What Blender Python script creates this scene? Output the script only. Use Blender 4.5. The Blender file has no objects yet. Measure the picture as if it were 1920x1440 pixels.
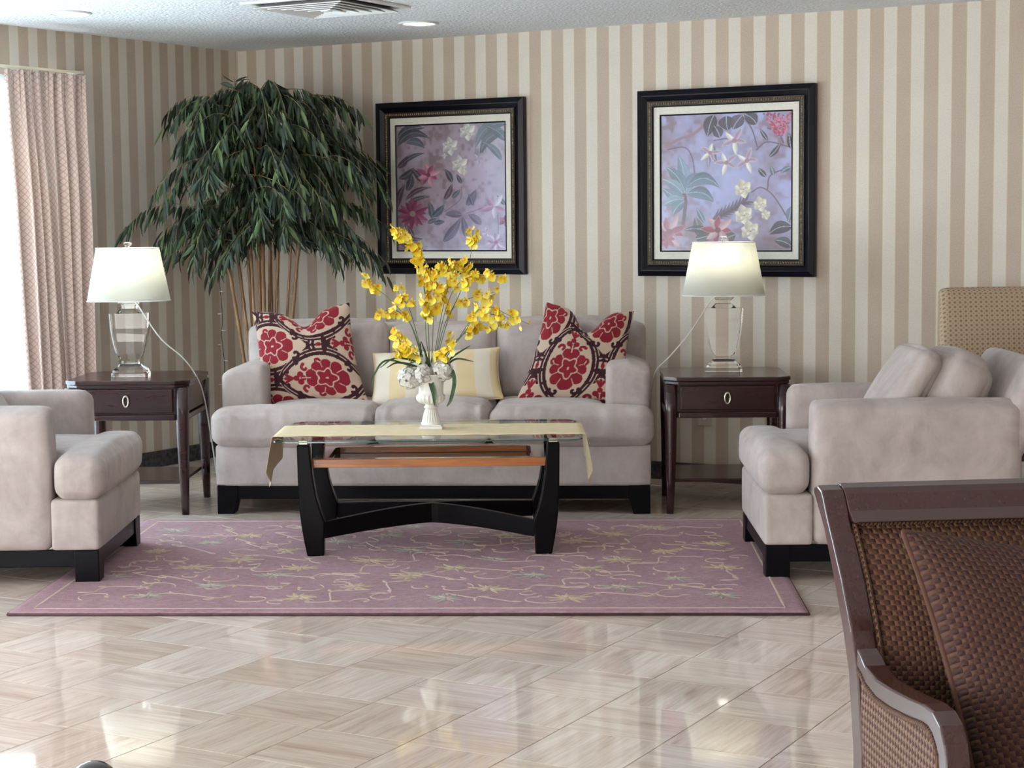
import bpy, bmesh, math, random
import numpy as np
from mathutils import Vector, Matrix
random.seed(7); rng = np.random.default_rng(7)
PI = math.pi
SC = bpy.context.scene
COL = SC.collection

# ------------------------------------------------------------------ camera, world, light, exposure
def lin(r, g, b):
    f = lambda c: (c/255/12.92) if c/255 <= .04045 else ((c/255+.055)/1.055)**2.4
    return (f(r), f(g), f(b))
cam_d = bpy.data.cameras.new('camera'); cam = bpy.data.objects.new('camera', cam_d); COL.objects.link(cam)
cam_d.sensor_width = 36; cam_d.sensor_fit = 'HORIZONTAL'; cam_d.lens = 36*3373.8/1920
cam_d.clip_start = .05; cam_d.clip_end = 100
_p, _r = 0.0893902, -0.00999615
_M = np.array([[1, 0, 0], [0, -math.sin(_p), -math.cos(_p)], [0, math.cos(_p), -math.sin(_p)]])
_R = np.array([[math.cos(_r), -math.sin(_r), 0], [math.sin(_r), math.cos(_r), 0], [0, 0, 1]]) @ _M
cm = Matrix.Identity(4)
for i in range(3):
    cm[i][0], cm[i][1], cm[i][2] = _R[0][i], -_R[1][i], -_R[2][i]
cm[2][3] = 1.38
cam.matrix_world = cm
SC.camera = cam
SC.view_settings.view_transform = 'Standard'; SC.view_settings.look = 'None'
SC.view_settings.gamma = 1; SC.view_settings.use_curve_mapping = False
SC.view_settings.exposure = 0.30

world = bpy.data.worlds.new('sky'); SC.world = world; world.use_nodes = True
world.node_tree.nodes['Background'].inputs[0].default_value = (.72, .86, 1.0, 1)
world.node_tree.nodes['Background'].inputs[1].default_value = 2.0

# room frame: back wall runs along D1 from the corner CN, left wall runs along D2 from CN towards the camera side
A1 = math.radians(-28.85)
CN = Vector((-1.64, 10.94, 0))
D1 = Vector((math.cos(A1), math.sin(A1), 0))
D2 = Vector((-math.cos(math.radians(58.6)), -math.sin(math.radians(58.6)), 0))
CEIL = 2.42
LB, LL = 10.0, 12.5
def wpt(s, t, z=0): return CN + D1*s + D2*t + Vector((0, 0, z))

def area(name, loc, target, w, h, power, color):
    l = bpy.data.lights.new(name, 'AREA'); l.shape = 'RECTANGLE'; l.size = w; l.size_y = h
    l.energy = power; l.color = color
    o = bpy.data.objects.new(name, l); COL.objects.link(o); o.location = loc
    o.rotation_euler = (Vector(target)-Vector(loc)).to_track_quat('-Z', 'Y').to_euler()
    return o
NL = Vector((-math.sin(math.radians(58.6)), math.cos(math.radians(58.6)), 0))     # outward from left wall
def left_light(name, t, w, power, color, off=.45, h=2.0, zc=1.15):
    p = CN + D2*t + NL*off + Vector((0, 0, zc))
    area(name, p, p - NL*3 + Vector((0, 0, 1.1)), w, h, power, color)
left_light('daylight_near_window', 3.1, 3.0, 330, (.76, .87, 1.0))
left_light('daylight_second_window', 7.4, 3.0, 260, (.84, .92, 1.0))
# daylight through the glazed front behind the camera
N1 = Vector((math.sin(math.radians(28.85)), math.cos(math.radians(28.85)), 0))
p = wpt(4.6, LL) - N1*.0 + D2*.45 + Vector((0, 0, 1.3))
area('daylight_entrance_glazing', p, p - D2*3 + Vector((0, 0, 1.5)), 6.0, 2.2, 270, (1.0, .93, .84))

# ------------------------------------------------------------------ materials
MATS = {}
def nt(m): return m.node_tree.nodes, m.node_tree.links
def base_mat(name, color=(.5, .5, .5), rough=.6, metal=0, **kw):
    if name in MATS: return MATS[name]
    m = bpy.data.materials.new(name); m.use_nodes = True
    b = m.node_tree.nodes['Principled BSDF']
    b.inputs['Base Color'].default_value = (*color, 1); b.inputs['Roughness'].default_value = rough
    b.inputs['Metallic'].default_value = metal
    for k, v in kw.items():
        k = k.replace('_', ' ')
        b.inputs[k].default_value = v
    MATS[name] = m
    return m
def node(m, t, **kw):
    n = m.node_tree.nodes.new(t)
    for k, v in kw.items():
        if k.startswith('i_'): n.inputs[k[2:].replace('_', ' ')].default_value = v
        else: setattr(n, k, v)
    return n
def link(m, a, b): m.node_tree.links.new(a, b)
def ramp(m, fac, stops, interp='LINEAR'):
    r = node(m, 'ShaderNodeValToRGB'); cr = r.color_ramp; cr.interpolation = interp
    while len(cr.elements) < len(stops): cr.elements.new(.5)
    for e, (p, c) in zip(cr.elements, stops):
        e.position = p; e.color = (*c, 1) if len(c) == 3 else c
    link(m, fac, r.inputs[0]); return r.outputs[0]
def mix(m, fac, a, b, blend='MIX'):
    n = node(m, 'ShaderNodeMix', data_type='RGBA', blend_type=blend)
    for s, v in ((0, fac), (6, a), (7, b)):
        if hasattr(v, 'links'): link(m, v, n.inputs[s])
        elif s == 0: n.inputs[0].default_value = v
        else: n.inputs[s].default_value = (*v[:3], 1)
    return n.outputs[2]
def math_(m, op, a, b=None, c=None):
    n = node(m, 'ShaderNodeMath', operation=op)
    for i, v in enumerate((a, b, c)):
        if v is None: continue
        if hasattr(v, 'links'): link(m, v, n.inputs[i])
        else: n.inputs[i].default_value = v
    return n.outputs[0]
def noise(m, vec, scale, detail=3, rough=.5, dist=0):
    n = node(m, 'ShaderNodeTexNoise', i_Scale=scale, i_Detail=detail, i_Roughness=rough, i_Distortion=dist)
    if vec is not None: link(m, vec, n.inputs['Vector'])
    return n.outputs[0]
def mapping(m, vec, scale=(1, 1, 1), rot=(0, 0, 0), loc=(0, 0, 0)):
    n = node(m, 'ShaderNodeMapping'); n.inputs['Scale'].default_value = scale
    n.inputs['Rotation'].default_value = rot; n.inputs['Location'].default_value = loc
    link(m, vec, n.inputs['Vector']); return n.outputs[0]
def bump(m, h, strength, dist=.002):
    n = node(m, 'ShaderNodeBump', i_Strength=strength, i_Distance=dist)
    link(m, h, n.inputs['Height']); link(m, n.outputs[0], m.node_tree.nodes['Principled BSDF'].inputs['Normal'])
def B(m): return m.node_tree.nodes['Principled BSDF']
def setc(m, out): link(m, out, B(m).inputs['Base Color'])
def coord(m, which='Object'): return node(m, 'ShaderNodeTexCoord').outputs[which]

def mottled(name, c1, c2, rough, scale=8, bscale=None, bstr=.2, **kw):
    if name in MATS: return MATS[name]
    m = base_mat(name, c1, rough, **kw); v = coord(m)
    setc(m, ramp(m, noise(m, v, scale, 4), [(.3, c1), (.7, c2)]))
    if bscale: bump(m, noise(m, v, bscale, 4), bstr, .002)
    return m

def wallpaper(name, period, off):
    m = base_mat(name, rough=.75)
    uv = coord(m, 'UV'); sep = node(m, 'ShaderNodeSeparateXYZ'); link(m, uv, sep.inputs[0])
    f = math_(m, 'FRACT', math_(m, 'DIVIDE', math_(m, 'SUBTRACT', sep.outputs[0], off), period))
    s = ramp(m, f, [(0, (0, 0, 0)), (.5, (1, 1, 1))], 'CONSTANT')
    sp = noise(m, mapping(m, uv, (1, 1, 1)), 160, 3, .7)
    big = noise(m, uv, 5, 3)
    dark = ramp(m, sp, [(.35, lin(182, 164, 147)), (.65, lin(197, 180, 162))])
    lite = ramp(m, sp, [(.35, lin(214, 206, 193)), (.65, lin(228, 221, 209))])
    c = mix(m, s, dark, lite)
    c = mix(m, .12, c, ramp(m, big, [(.3, lin(190, 170, 160)), (.7, lin(225, 215, 195))]))
    # thin gold outline at stripe edges
    edge = math_(m, 'LESS_THAN', math_(m, 'ABSOLUTE', math_(m, 'SUBTRACT', math_(m, 'FRACT', math_(m, 'MULTIPLY', f, 2)), .5)), .47)
    c = mix(m, edge, lin(203, 184, 150), c)
    setc(m, c); bump(m, sp, .25, .001)
    return m
def tile_mat(name, merged):
    m = base_mat(name, rough=.07); b = B(m); b.inputs['IOR'].default_value = 1.62
    uv = coord(m, 'UV')
    if merged: rnd = node(m, 'ShaderNodeAttribute', attribute_name='rnd').outputs['Fac']
    else: rnd = node(m, 'ShaderNodeObjectInfo').outputs['Random']
    cmb = node(m, 'ShaderNodeCombineXYZ'); link(m, math_(m, 'MULTIPLY', rnd, 37.), cmb.inputs[0]); link(m, math_(m, 'MULTIPLY', rnd, 91.), cmb.inputs[1])
    va = node(m, 'ShaderNodeVectorMath', operation='ADD'); link(m, uv, va.inputs[0]); link(m, cmb.outputs[0], va.inputs[1])
    v = mapping(m, va.outputs[0], (.8, 6.5, 1)); v2 = mapping(m, va.outputs[0], (1.6, 24, 1))
    n1 = noise(m, v, 1.0, 5, .6, .5); n2 = noise(m, v2, 1.0, 3, .6, .3)
    c = ramp(m, n1, [(.28, lin(196, 176, 162)), (.44, lin(220, 205, 193)), (.6, lin(232, 221, 211)), (.76, lin(246, 240, 234))])
    c = mix(m, .28, c, ramp(m, n2, [(.35, lin(190, 170, 158)), (.65, lin(244, 236, 228))]))
    tone = ramp(m, rnd, [(0, lin(238, 229, 223)), (.5, lin(247, 241, 237)), (1, lin(255, 253, 251))])
    c = mix(m, 1.0, c, tone, 'MULTIPLY')
    setc(m, c)
    link(m, ramp(m, n1, [(.3, (.035, .035, .035)), (.8, (.075, .075, .075))]), b.inputs['Roughness'])
    return m
def popcorn():
    m = base_mat('popcorn_plaster', lin(238, 241, 242), .9)
    v = coord(m); vo = node(m, 'ShaderNodeTexVoronoi', i_Scale=55.); link(m, v, vo.inputs['Vector'])
    n = noise(m, v, 90, 4, .7)
    h = math_(m, 'ADD', math_(m, 'MULTIPLY', vo.outputs[0], -1.0), n)
    setc(m, ramp(m, n, [(.35, lin(230, 235, 237)), (.6, lin(248, 250, 251))])); bump(m, h, .65, .012)
    return m
def suede(name='taupe_suede', a=lin(164, 151, 146), b=lin(198, 186, 181)):
    m = base_mat(name, a, .92); v = coord(m)
    n = noise(m, v, 5, 5, .6, .8); n2 = noise(m, mapping(m, v, (1, 1, .5)), 26, 4, .7)
    c = ramp(m, n, [(.32, a), (.68, b)]); c = mix(m, .25, c, ramp(m, n2, [(.3, a), (.7, b)]))
    setc(m, c); B(m).inputs['Sheen Weight'].default_value = .18; B(m).inputs['Sheen Roughness'].default_value = .4
    bump(m, math_(m, 'ADD', noise(m, v, 7, 2, .5, .4), math_(m, 'MULTIPLY', n2, .15)), .35, .02)
    return m
def wood(name, a, b, rough=.2, scale=(1, 14, 14), coat=.5):
    m = base_mat(name, a, rough); v = coord(m)
    n = noise(m, mapping(m, v, scale), 3.5, 5, .6, .6)
    setc(m, ramp(m, n, [(.3, a), (.7, b)])); B(m).inputs['Coat Weight'].default_value = coat; B(m).inputs['Coat Roughness'].default_value = .12
    return m
def weave(name, c1, c2, c3, scale, diag=False, rough=.85):
    """woven checks: two-tone basket weave over UV metres"""
    m = base_mat(name, c1, rough); uv = coord(m, 'UV')
    v = mapping(m, uv, (scale, scale, 1), (0, 0, PI/4 if diag else 0))
    ch = node(m, 'ShaderNodeTexChecker', i_Scale=1.0); link(m, v, ch.inputs[0])
    ch.inputs[1].default_value = (*c1, 1); ch.inputs[2].default_value = (*c2, 1)
    n = noise(m, uv, scale*2.0, 2)
    c = mix(m, math_(m, 'MULTIPLY', n, .35), ch.outputs[0], c3)
    setc(m, c)
    sep = node(m, 'ShaderNodeSeparateXYZ'); link(m, v, sep.inputs[0])
    sx = math_(m, 'ABSOLUTE', math_(m, 'SINE', math_(m, 'MULTIPLY', sep.outputs[0], PI)))
    sy = math_(m, 'ABSOLUTE', math_(m, 'SINE', math_(m, 'MULTIPLY', sep.outputs[1], PI)))
    bump(m, math_(m, 'ADD', math_(m, 'MULTIPLY', sx, sy), math_(m, 'MULTIPLY', n, .4)), .8, .004)
    return m
def vcol_mat(name, rough=.7, sheen=0, coat=0, bscale=300, bstr=.2):
    m = base_mat(name, rough=rough)
    a = node(m, 'ShaderNodeVertexColor', layer_name='Col')
    setc(m, a.outputs[0]); B(m).inputs['Sheen Weight'].default_value = sheen
    B(m).inputs['Coat Weight'].default_value = coat; B(m).inputs['Coat Roughness'].default_value = .12
    bump(m, noise(m, coord(m), bscale, 2), bstr, .001)
    return m
def thin_glass(name, tint=(1, 1, 1), extra=0.0):
    m = bpy.data.materials.new(name); m.use_nodes = True; MATS[name] = m
    n, l = nt(m); n.remove(n['Principled BSDF'])
    tr = n.new('ShaderNodeBsdfTransparent'); tr.inputs[0].default_value = (*tint, 1)
    gl = n.new('ShaderNodeBsdfGlossy'); gl.inputs['Roughness'].default_value = .01
    fr = n.new('ShaderNodeFresnel'); fr.inputs[0].default_value = 1.5
    mx = n.new('ShaderNodeMixShader')
    geo = n.new('ShaderNodeNewGeometry')
    ml = n.new('ShaderNodeMath'); ml.operation = 'MULTIPLY'; ms = n.new('ShaderNodeMath'); ms.operation = 'SUBTRACT'; ms.inputs[0].default_value = 1
    l.new(geo.outputs['Backfacing'], ms.inputs[1]); l.new(fr.outputs[0], ml.inputs[0]); l.new(ms.outputs[0], ml.inputs[1])
    l.new(ml.outputs[0], mx.inputs[0]); l.new(tr.outputs[0], mx.inputs[1]); l.new(gl.outputs[0], mx.inputs[2])
    l.new(mx.outputs[0], n['Material Output'].inputs[0]); return m
def crystal():
    m = base_mat('clear_crystal', (1, 1, 1), .0); B(m).inputs['Transmission Weight'].default_value = 1; B(m).inputs['IOR'].default_value = 1.49
    return m
def translucent(name, color, trans=.5, clear=0.0):
    m = bpy.data.materials.new(name); m.use_nodes = True; MATS[name] = m
    n, l = nt(m); n.remove(n['Principled BSDF'])
    d = n.new('ShaderNodeBsdfDiffuse'); t = n.new('ShaderNodeBsdfTranslucent'); x = n.new('ShaderNodeMixShader'); x.inputs[0].default_value = trans
    d.inputs[0].default_value = (*color, 1); t.inputs[0].default_value = (*color, 1)
    l.new(d.outputs[0], x.inputs[1]); l.new(t.outputs[0], x.inputs[2]); out = x.outputs[0]
    if clear:
        tp = n.new('ShaderNodeBsdfTransparent'); y = n.new('ShaderNodeMixShader'); y.inputs[0].default_value = clear
        l.new(out, y.inputs[1]); l.new(tp.outputs[0], y.inputs[2]); out = y.outputs[0]
    l.new(out, n['Material Output'].inputs[0]); return m
def emit(name, color, s):
    m = bpy.data.materials.new(name); m.use_nodes = True; MATS[name] = m
    b = m.node_tree.nodes['Principled BSDF']; b.inputs['Emission Color'].default_value = (*color, 1); b.inputs['Emission Strength'].default_value = s
    b.inputs['Base Color'].default_value = (.8, .8, .8, 1); return m

M_SUEDE = suede()
M_BLACK = mottled('black_lacquer_wood', lin(6, 6, 10), lin(11, 10, 16), .35, 6, Specular_IOR_Level=.1)
M_MAHOG = wood('dark_mahogany', lin(36, 15, 18), lin(56, 23, 25), .24, coat=.2)
M_ORANGE = wood('honey_wood', lin(150, 84, 34), lin(186, 112, 50), .3, (1.5, 18, 18))
M_STONE = mottled('dark_granite', lin(36, 36, 40), lin(82, 80, 84), .25, 40)
M_NICKEL = base_mat('brushed_nickel', lin(196, 188, 172), .3, 1)
M_BRASS = base_mat('brass', lin(190, 160, 100), .3, 1)
M_WHITE = mottled('white_painted_metal', lin(225, 226, 224), lin(236, 236, 234), .5, 10)
M_CRYS = crystal()
M_SHADE = translucent('cream_lampshade_linen', lin(246, 246, 236), .45)
M_CORD = base_mat('clear_cord_plastic', lin(206, 204, 196), .3)

# ------------------------------------------------------------------ mesh helpers
def mk(name, V, F, mat, parent=None, smooth=True, uv=None, col=None, mats=None, fm=None, loc=None, rotz=None):
    """V (n,3) array, F list of index tuples"""
    me = bpy.data.meshes.new(name); V = np.asarray(V, float)
    if isinstance(F, np.ndarray) and F.shape[1] == 4:
        n = len(F); me.vertices.add(len(V)); me.vertices.foreach_set('co', V.ravel())
        me.loops.add(n*4); me.loops.foreach_set('vertex_index', F.ravel().astype(np.int32))
        me.polygons.add(n); me.polygons.foreach_set('loop_start', np.arange(0, n*4, 4, dtype=np.int32))
    else:
        me.from_pydata([tuple(v) for v in V], [], [tuple(int(i) for i in f) for f in F])
    me.update(calc_edges=True)
    li = np.empty(len(me.loops), np.int32); me.loops.foreach_get('vertex_index', li)
    if uv is not None:
        u = me.uv_layers.new(name='UVMap'); u.data.foreach_set('uv', np.asarray(uv, np.float32)[li].ravel())
    if col is not None:
        a = me.color_attributes.new('Col', 'FLOAT_COLOR', 'POINT')
        c = np.ones((len(V), 4), np.float32); c[:, :3] = col; a.data.foreach_set('color', c.ravel())
    for mm in (mats or [mat]): me.materials.append(mm)
    if fm is not None: me.polygons.foreach_set('material_index', np.asarray(fm, np.int32))
    me.polygons.foreach_set('use_smooth', np.full(len(me.polygons), bool(smooth)))
    me.update()
    o = bpy.data.objects.new(name, me); COL.objects.link(o)
    if parent: o.parent = parent
    if loc is not None: o.location = loc
    if rotz is not None: o.rotation_euler[2] = rotz
    return o
class MB:
    def __init__(s): s.v = []; s.f = []; s.uv = []; s.n = 0
    def add(s, V, F, uv=None):
        V = np.asarray(V, float).reshape(-1, 3); s.v.append(V); s.f += [tuple(i+s.n for i in f) for f in F]
        s.uv.append(np.asarray(uv, float) if uv is not None else V[:, :2]); s.n += len(V)
    def build(s, name, mat, parent=None, smooth=False, bevel=0, seg=2, uv=False, **kw):
        o = mk(name, np.vstack(s.v), s.f, mat, parent, smooth, uv=np.vstack(s.uv) if uv else None, **kw)
        if bevel:
            b = o.modifiers.new('bevel', 'BEVEL'); b.width = bevel; b.segments = seg; b.limit_method = 'ANGLE'; b.angle_limit = math.radians(35)
        return o
    def box(s, x0, x1, y0, y1, z0, z1, M=None):
        V = np.array([(x, y, z) for z in (z0, z1) for y in (y0, y1) for x in (x0, x1)], float)
        if M is not None: V = V@np.array(M.to_3x3()).T + np.array(M.translation)
        s.add(V, [(0, 2, 3, 1), (4, 5, 7, 6), (0, 1, 5, 4), (2, 6, 7, 3), (0, 4, 6, 2), (1, 3, 7, 5)]); return s
    def prism(s, poly, z0, z1, axis='z', taper=1.0):
        """extrude 2D polygon; axis z: poly in xy ; axis y: poly in xz extruded z0..z1 along y ; axis x: poly in yz"""
        n = len(poly); P = np.array(poly, float); area_ = np.sum(P[:, 0]*np.roll(P[:, 1], -1)-np.roll(P[:, 0], -1)*P[:, 1])
        if area_ < 0: P = P[::-1]
        if axis == 'z': V = [(a, b, z0) for a, b in P]+[(a, b, z1) for a, b in P]
        elif axis == 'y': V = [(a, z1, b) for a, b in P]+[(a, z0, b) for a, b in P]
        else: V = [(z0, a, b) for a, b in P]+[(z1, a, b) for a, b in P]
        F = [tuple(range(n))[::-1], tuple(range(n, 2*n))]+[(i, (i+1) % n, n+(i+1) % n, n+i) for i in range(n)]
        s.add(V, F); return s
    def tube(s, pts, r, k=8, cap=True):
        P = [Vector(p) for p in pts]; n = len(P); rr = r if hasattr(r, '__len__') else [r]*n
        V = []; up = Vector((0, 0, 1))
        prev = None
        for i, p in enumerate(P):
            t = (P[min(i+1, n-1)]-P[max(i-1, 0)]).normalized()
            if prev is None:
                a = t.cross(up if abs(t.z) < .95 else Vector((1, 0, 0))).normalized()
            else: a = (prev - t*prev.dot(t)).normalized()
            prev = a; b = t.cross(a)
            for j in range(k):
                an = 2*PI*j/k; V.append(p+(a*math.cos(an)+b*math.sin(an))*rr[i])
        F = [(i*k+j, i*k+(j+1) % k, (i+1)*k+(j+1) % k, (i+1)*k+j) for i in range(n-1) for j in range(k)]
        if cap: F += [tuple(range(k))[::-1], tuple(range((n-1)*k, n*k))]
        s.add([tuple(v) for v in V], F); return s
    def lathe(s, prof, k=24, sx=1, sy=1, c=(0, 0, 0), pw=2.0, flute=0, cap=True):
        V = []
        for r, z in prof:
            for j in range(k):
                a = 2*PI*j/k; ca, sa = math.cos(a), math.sin(a)
                if pw != 2: q = (abs(ca)**pw+abs(sa)**pw)**(-1/pw); ca *= q; sa *= q
                V.append((c[0]+r*sx*ca, c[1]+r*sy*sa, c[2]+z))
        n = len(prof)
        F = [(i*k+j, i*k+(j+1) % k, (i+1)*k+(j+1) % k, (i+1)*k+j) for i in range(n-1) for j in range(k)]
        if cap: F += [tuple(range(k))[::-1], tuple(range((n-1)*k, n*k))]
        s.add(V, F); return s
def tag(o, label=None, cat=None, group=None, kind=None):
    if label: o['label'] = label
    if cat: o['category'] = cat
    if group: o['group'] = group
    if kind: o['kind'] = kind
    return o
def empty(name, loc, rotz=0, label=None, cat=None, group=None):
    o = bpy.data.objects.new(name, None); COL.objects.link(o); o.location = loc; o.rotation_euler[2] = rotz
    o.empty_display_size = .1
    return tag(o, label, cat, group)
def spline(pts, n=24):
    """Catmull-Rom through pts"""
    P = [Vector(p) for p in pts]; P = [P[0]*2-P[1]]+P+[P[-1]*2-P[-2]]; out = []
    m = len(P)-3
    for i in range(n+1):
        t = i/n*m; k = min(int(t), m-1); u = t-k; a, b, c, d = P[k:k+4]
        out.append(.5*((2*b)+(c-a)*u+(2*a-5*b+4*c-d)*u*u+(3*b-a-3*c+d)*u**3))
    return out
def vnoise(P, scale, seed=0):
    """cheap smooth noise from sines, P (n,3)"""
    r = np.random.default_rng(seed); s = 0
    for i in range(6):
        k = r.normal(size=3)*scale; s = s+np.sin(P@k+r.uniform(0, 6.28))/6
    return s
def soft(dx, dy, dz, r, n=14, puff=(0, 0, 0), wr=0.0, wseed=1, wscale=14, shear=None, gather=0):
    """rounded upholstery block centred on the origin: returns V,F"""
    h = np.array([dx, dy, dz])/2; V = []; F = []; idx = {}
    t = np.linspace(-1, 1, n+1); t = np.sign(t)*(1-(1-np.abs(t))**1.35)
    for ax in range(3):
        for sg in (-1, 1):
            b0 = len(V); o1, o2 = (ax+1) % 3, (ax+2) % 3
            for i in range(n+1):
                for j in range(n+1):
                    p = np.zeros(3); p[ax] = sg; p[o1] = t[i]; p[o2] = t[j]; V.append(p)
            for i in range(n):
                for j in range(n):
                    q = (b0+i*(n+1)+j, b0+(i+1)*(n+1)+j, b0+(i+1)*(n+1)+j+1, b0+i*(n+1)+j+1)
                    F.append(q if sg > 0 else q[::-1])
    V = np.array(V); U = V.copy(); P = V*h
    inn = np.clip(P, -(h-r), h-r); d = P-inn; ln = np.linalg.norm(d, axis=1, keepdims=True); nrm = d/np.maximum(ln, 1e-9)
    P = inn+r*nrm
    for a in range(3):
        o1, o2 = (a+1) % 3, (a+2) % 3
        P[:, a] += puff[a]*np.sign(U[:, a])*(np.abs(U[:, a])**3)*(1-U[:, o1]**2)**.6*(1-U[:, o2]**2)**.6
    if wr:
        P += nrm*(vnoise(P, wscale, wseed)*wr)[:, None]
    if gather:   # vertical pleats along the front edge
        k = np.exp(-((U[:, 1]+.95)/.3)**2)*np.clip(U[:, 2]+.6, 0, 1)
        P += nrm*(k*gather*np.sin(P[:, 0]*95+2.5*np.sin(P[:, 0]*23+wseed)))[:, None]
    # weld
    key = np.round(U*1e5).astype(int); u, ix, inv = np.unique(key, axis=0, return_index=True, return_inverse=True); inv = inv.ravel()
    return P[ix], [tuple(inv[list(f)]) for f in F]
def xf(V, loc=(0, 0, 0), rx=0, ry=0, rz=0):
    from mathutils import Euler
    M = np.array(Euler((rx, ry, rz)).to_matrix()); return np.asarray(V)@M.T+np.array(loc)
def copy_obj(o, parent=None, **kw):
    c = o.copy(); COL.objects.link(c); c.parent = parent
    for k, v in kw.items(): setattr(c, k, v)
    return c
def copy_tree(o, parent=None):
    c = copy_obj(o, parent)
    for ch in list(o.children): copy_tree(ch, c)
    return c

# ------------------------------------------------------------------ room shell
def wall(name, org, d, nout, s1, holes, mat, thick=.14, z1=CEIL):
    S = sorted({0, s1, *[h[0] for h in holes], *[h[1] for h in holes]}); Z = sorted({0, z1, *[h[2] for h in holes], *[h[3] for h in holes]})
    m = MB()
    for a, b in zip(S, S[1:]):
        for c, e in zip(Z, Z[1:]):
            if any(a >= h[0]-1e-6 and b <= h[1]+1e-6 and c >= h[2]-1e-6 and e <= h[3]+1e-6 for h in holes): continue
            V = []; U = []
            for o_ in (0, thick):
                for s_ in (a, b):
                    for z_ in (c, e):
                        q = org+d*s_+nout*o_; V.append((q.x, q.y, z_)); U.append((s_, z_))
            m.add(V, [(0, 1, 3, 2), (4, 6, 7, 5), (0, 4, 5, 1), (2, 3, 7, 6), (0, 2, 6, 4), (1, 5, 7, 3)], U)
    o = m.build(name, mat, uv=True); tag(o, kind='structure')
    me = o.data; bm = bmesh.new(); bm.from_mesh(me); bmesh.ops.recalc_face_normals(bm, faces=bm.faces); bm.to_mesh(me); bm.free()
    return o
sB = (Vector((0.771, 9.612, 0))-CN).dot(D1)          # wallpaper phase reference on the back wall
M_WB = wallpaper('striped_wallpaper_back', .13714, sB+.8955)
M_WL = wallpaper('striped_wallpaper_left', .1332, 1.6665)
W1S, W1E = 1.52, 4.75
wall('wall_back', CN, D1, N1, LB, [], M_WB)
wall('wall_left', CN+D2*0, D2, NL, LL, [(W1S, W1E, .06, 2.12), (5.8, 9.0, .06, 2.12)], M_WL)
wall('wall_right', CN+D1*LB, D2, D1, LL, [], M_WL)
wall('wall_front', CN+D2*LL, D1, D2, LB, [(1.4, 7.8, .06, 2.25)], M_WB)
def quad_slab(name, z0, z1, mat, ext=.14):
    m = MB(); P = [wpt(-ext, -ext), wpt(LB+ext, -ext), wpt(LB+ext, LL+ext), wpt(-ext, LL+ext)]
    m.prism([(p.x, p.y) for p in P], z0, z1); return tag(m.build(name, mat), kind='structure')
M_GROUT = mottled('grout', lin(78, 68, 62), lin(92, 82, 74), .8, 30)
floor = quad_slab('floor', -.12, -.0035, M_GROUT)
ceiling = quad_slab('ceiling', CEIL, CEIL+.12, popcorn())
def baseboard(name, org, d, nin, spans, mat=M_STONE, h=.095, t=.016):
    m = MB()
    for a, b in spans:
        P = [org+d*a, org+d*b, org+d*b+nin*t, org+d*a+nin*t]; m.prism([(p.x, p.y) for p in P], 0.0005, h)
    return tag(m.build(name, mat, bevel=.003), kind='structure')
baseboard('baseboard_back', CN, D1, -N1, [(0.02, LB)])
baseboard('baseboard_left', CN, D2, -NL, [(0.0, W1S-.03), (W1E+.03, 5.77), (9.03, LL)])
baseboard('baseboard_right', CN+D1*LB, D2, -D1, [(0, LL)])

# floor tiles, laid square to the walls
TS = .22086659*1.38; TO = Vector((.1119575*1.38, 3.98674192*1.38, 0)); TH = -.50671695
E1 = Vector((math.cos(TH), math.sin(TH), 0)); E2 = Vector((math.sin(TH), -math.cos(TH), 0))
M_TILE = tile_mat('polished_vein_cut_marble', False); M_TILE2 = tile_mat('polished_vein_cut_marble_field', True)
def tile_vf(g=.0026):
    h = TS/2-g/2; b = .0006
    V = [(-h, -h, -.0035), (h, -h, -.0035), (h, h, -.0035), (-h, h, -.0035), (-h, -h, -b), (h, -h, -b), (h, h, -b), (-h, h, -b), (-h+b, -h+b, 0), (h-b, -h+b, 0), (h-b, h-b, 0), (-h+b, h-b, 0)]
    F = [(0, 1, 5, 4), (1, 2, 6, 5), (2, 3, 7, 6), (3, 0, 4, 7), (4, 5, 9, 8), (5, 6, 10, 9), (6, 7, 11, 10), (7, 4, 8, 11), (8, 9, 10, 11)]
    return np.array(V), F
TV, TF = tile_vf()
def inroom(p, e=-.02):
    q = p-CN; s = q.dot(D1); t = -q.dot(N1); return e < s < LB-e and e < t < LL-e
def seen(p):
    q = Vector((p.x, p.y, -1.38)); v = _R@np.array(q); return v[2] > .5 and abs(v[0]/v[2]) < 1.12*960/3373.8 and v[1]/v[2] < 1.13*720/3373.8 and inroom(p)
cells = []
for i in range(-30, 36):
    for j in range(-40, 30):
        c = TO+E1*(TS*(i+.5))+E2*(TS*(j+.5))
        if inroom(c, .0): cells.append((c, i, j))
vis = sorted([c for c in cells if seen(c[0])], key=lambda c: c[0].y)[:300]
visk = {(c[1], c[2]) for c in vis}
t0 = None
for c, i, j in vis:
    rz = TH+(PI/2 if (i+j) % 2 else 0)+(PI if (i*7+j*3) % 4 > 1 else 0)
    if t0 is None:
        t0 = mk('tile', TV, TF, M_TILE, floor, False, uv=TV[:, :2]/TS); t0.location = c; t0.rotation_euler[2] = rz
    else: copy_obj(t0, floor, location=c, rotation_euler=(0, 0, rz))
V = []; F = []; U = []; RN = []
for c, i, j in cells:
    if (i, j) in visk: continue
    a = TH+(PI/2 if (i+j) % 2 else 0); n0 = len(V)*12
    V.append(xf(TV, c, rz=a)); F += [tuple(k+n0 for k in f) for f in TF]; U.append(TV[:, :2]/TS); RN += [rng.random()]*12
o = mk('tile_field', np.vstack(V), F, M_TILE2, floor, False, uv=np.vstack(U)); o['kind'] = 'stuff'
at = o.data.attributes.new('rnd', 'FLOAT', 'POINT'); at.data.foreach_set('value', np.array(RN, np.float32))

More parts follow.
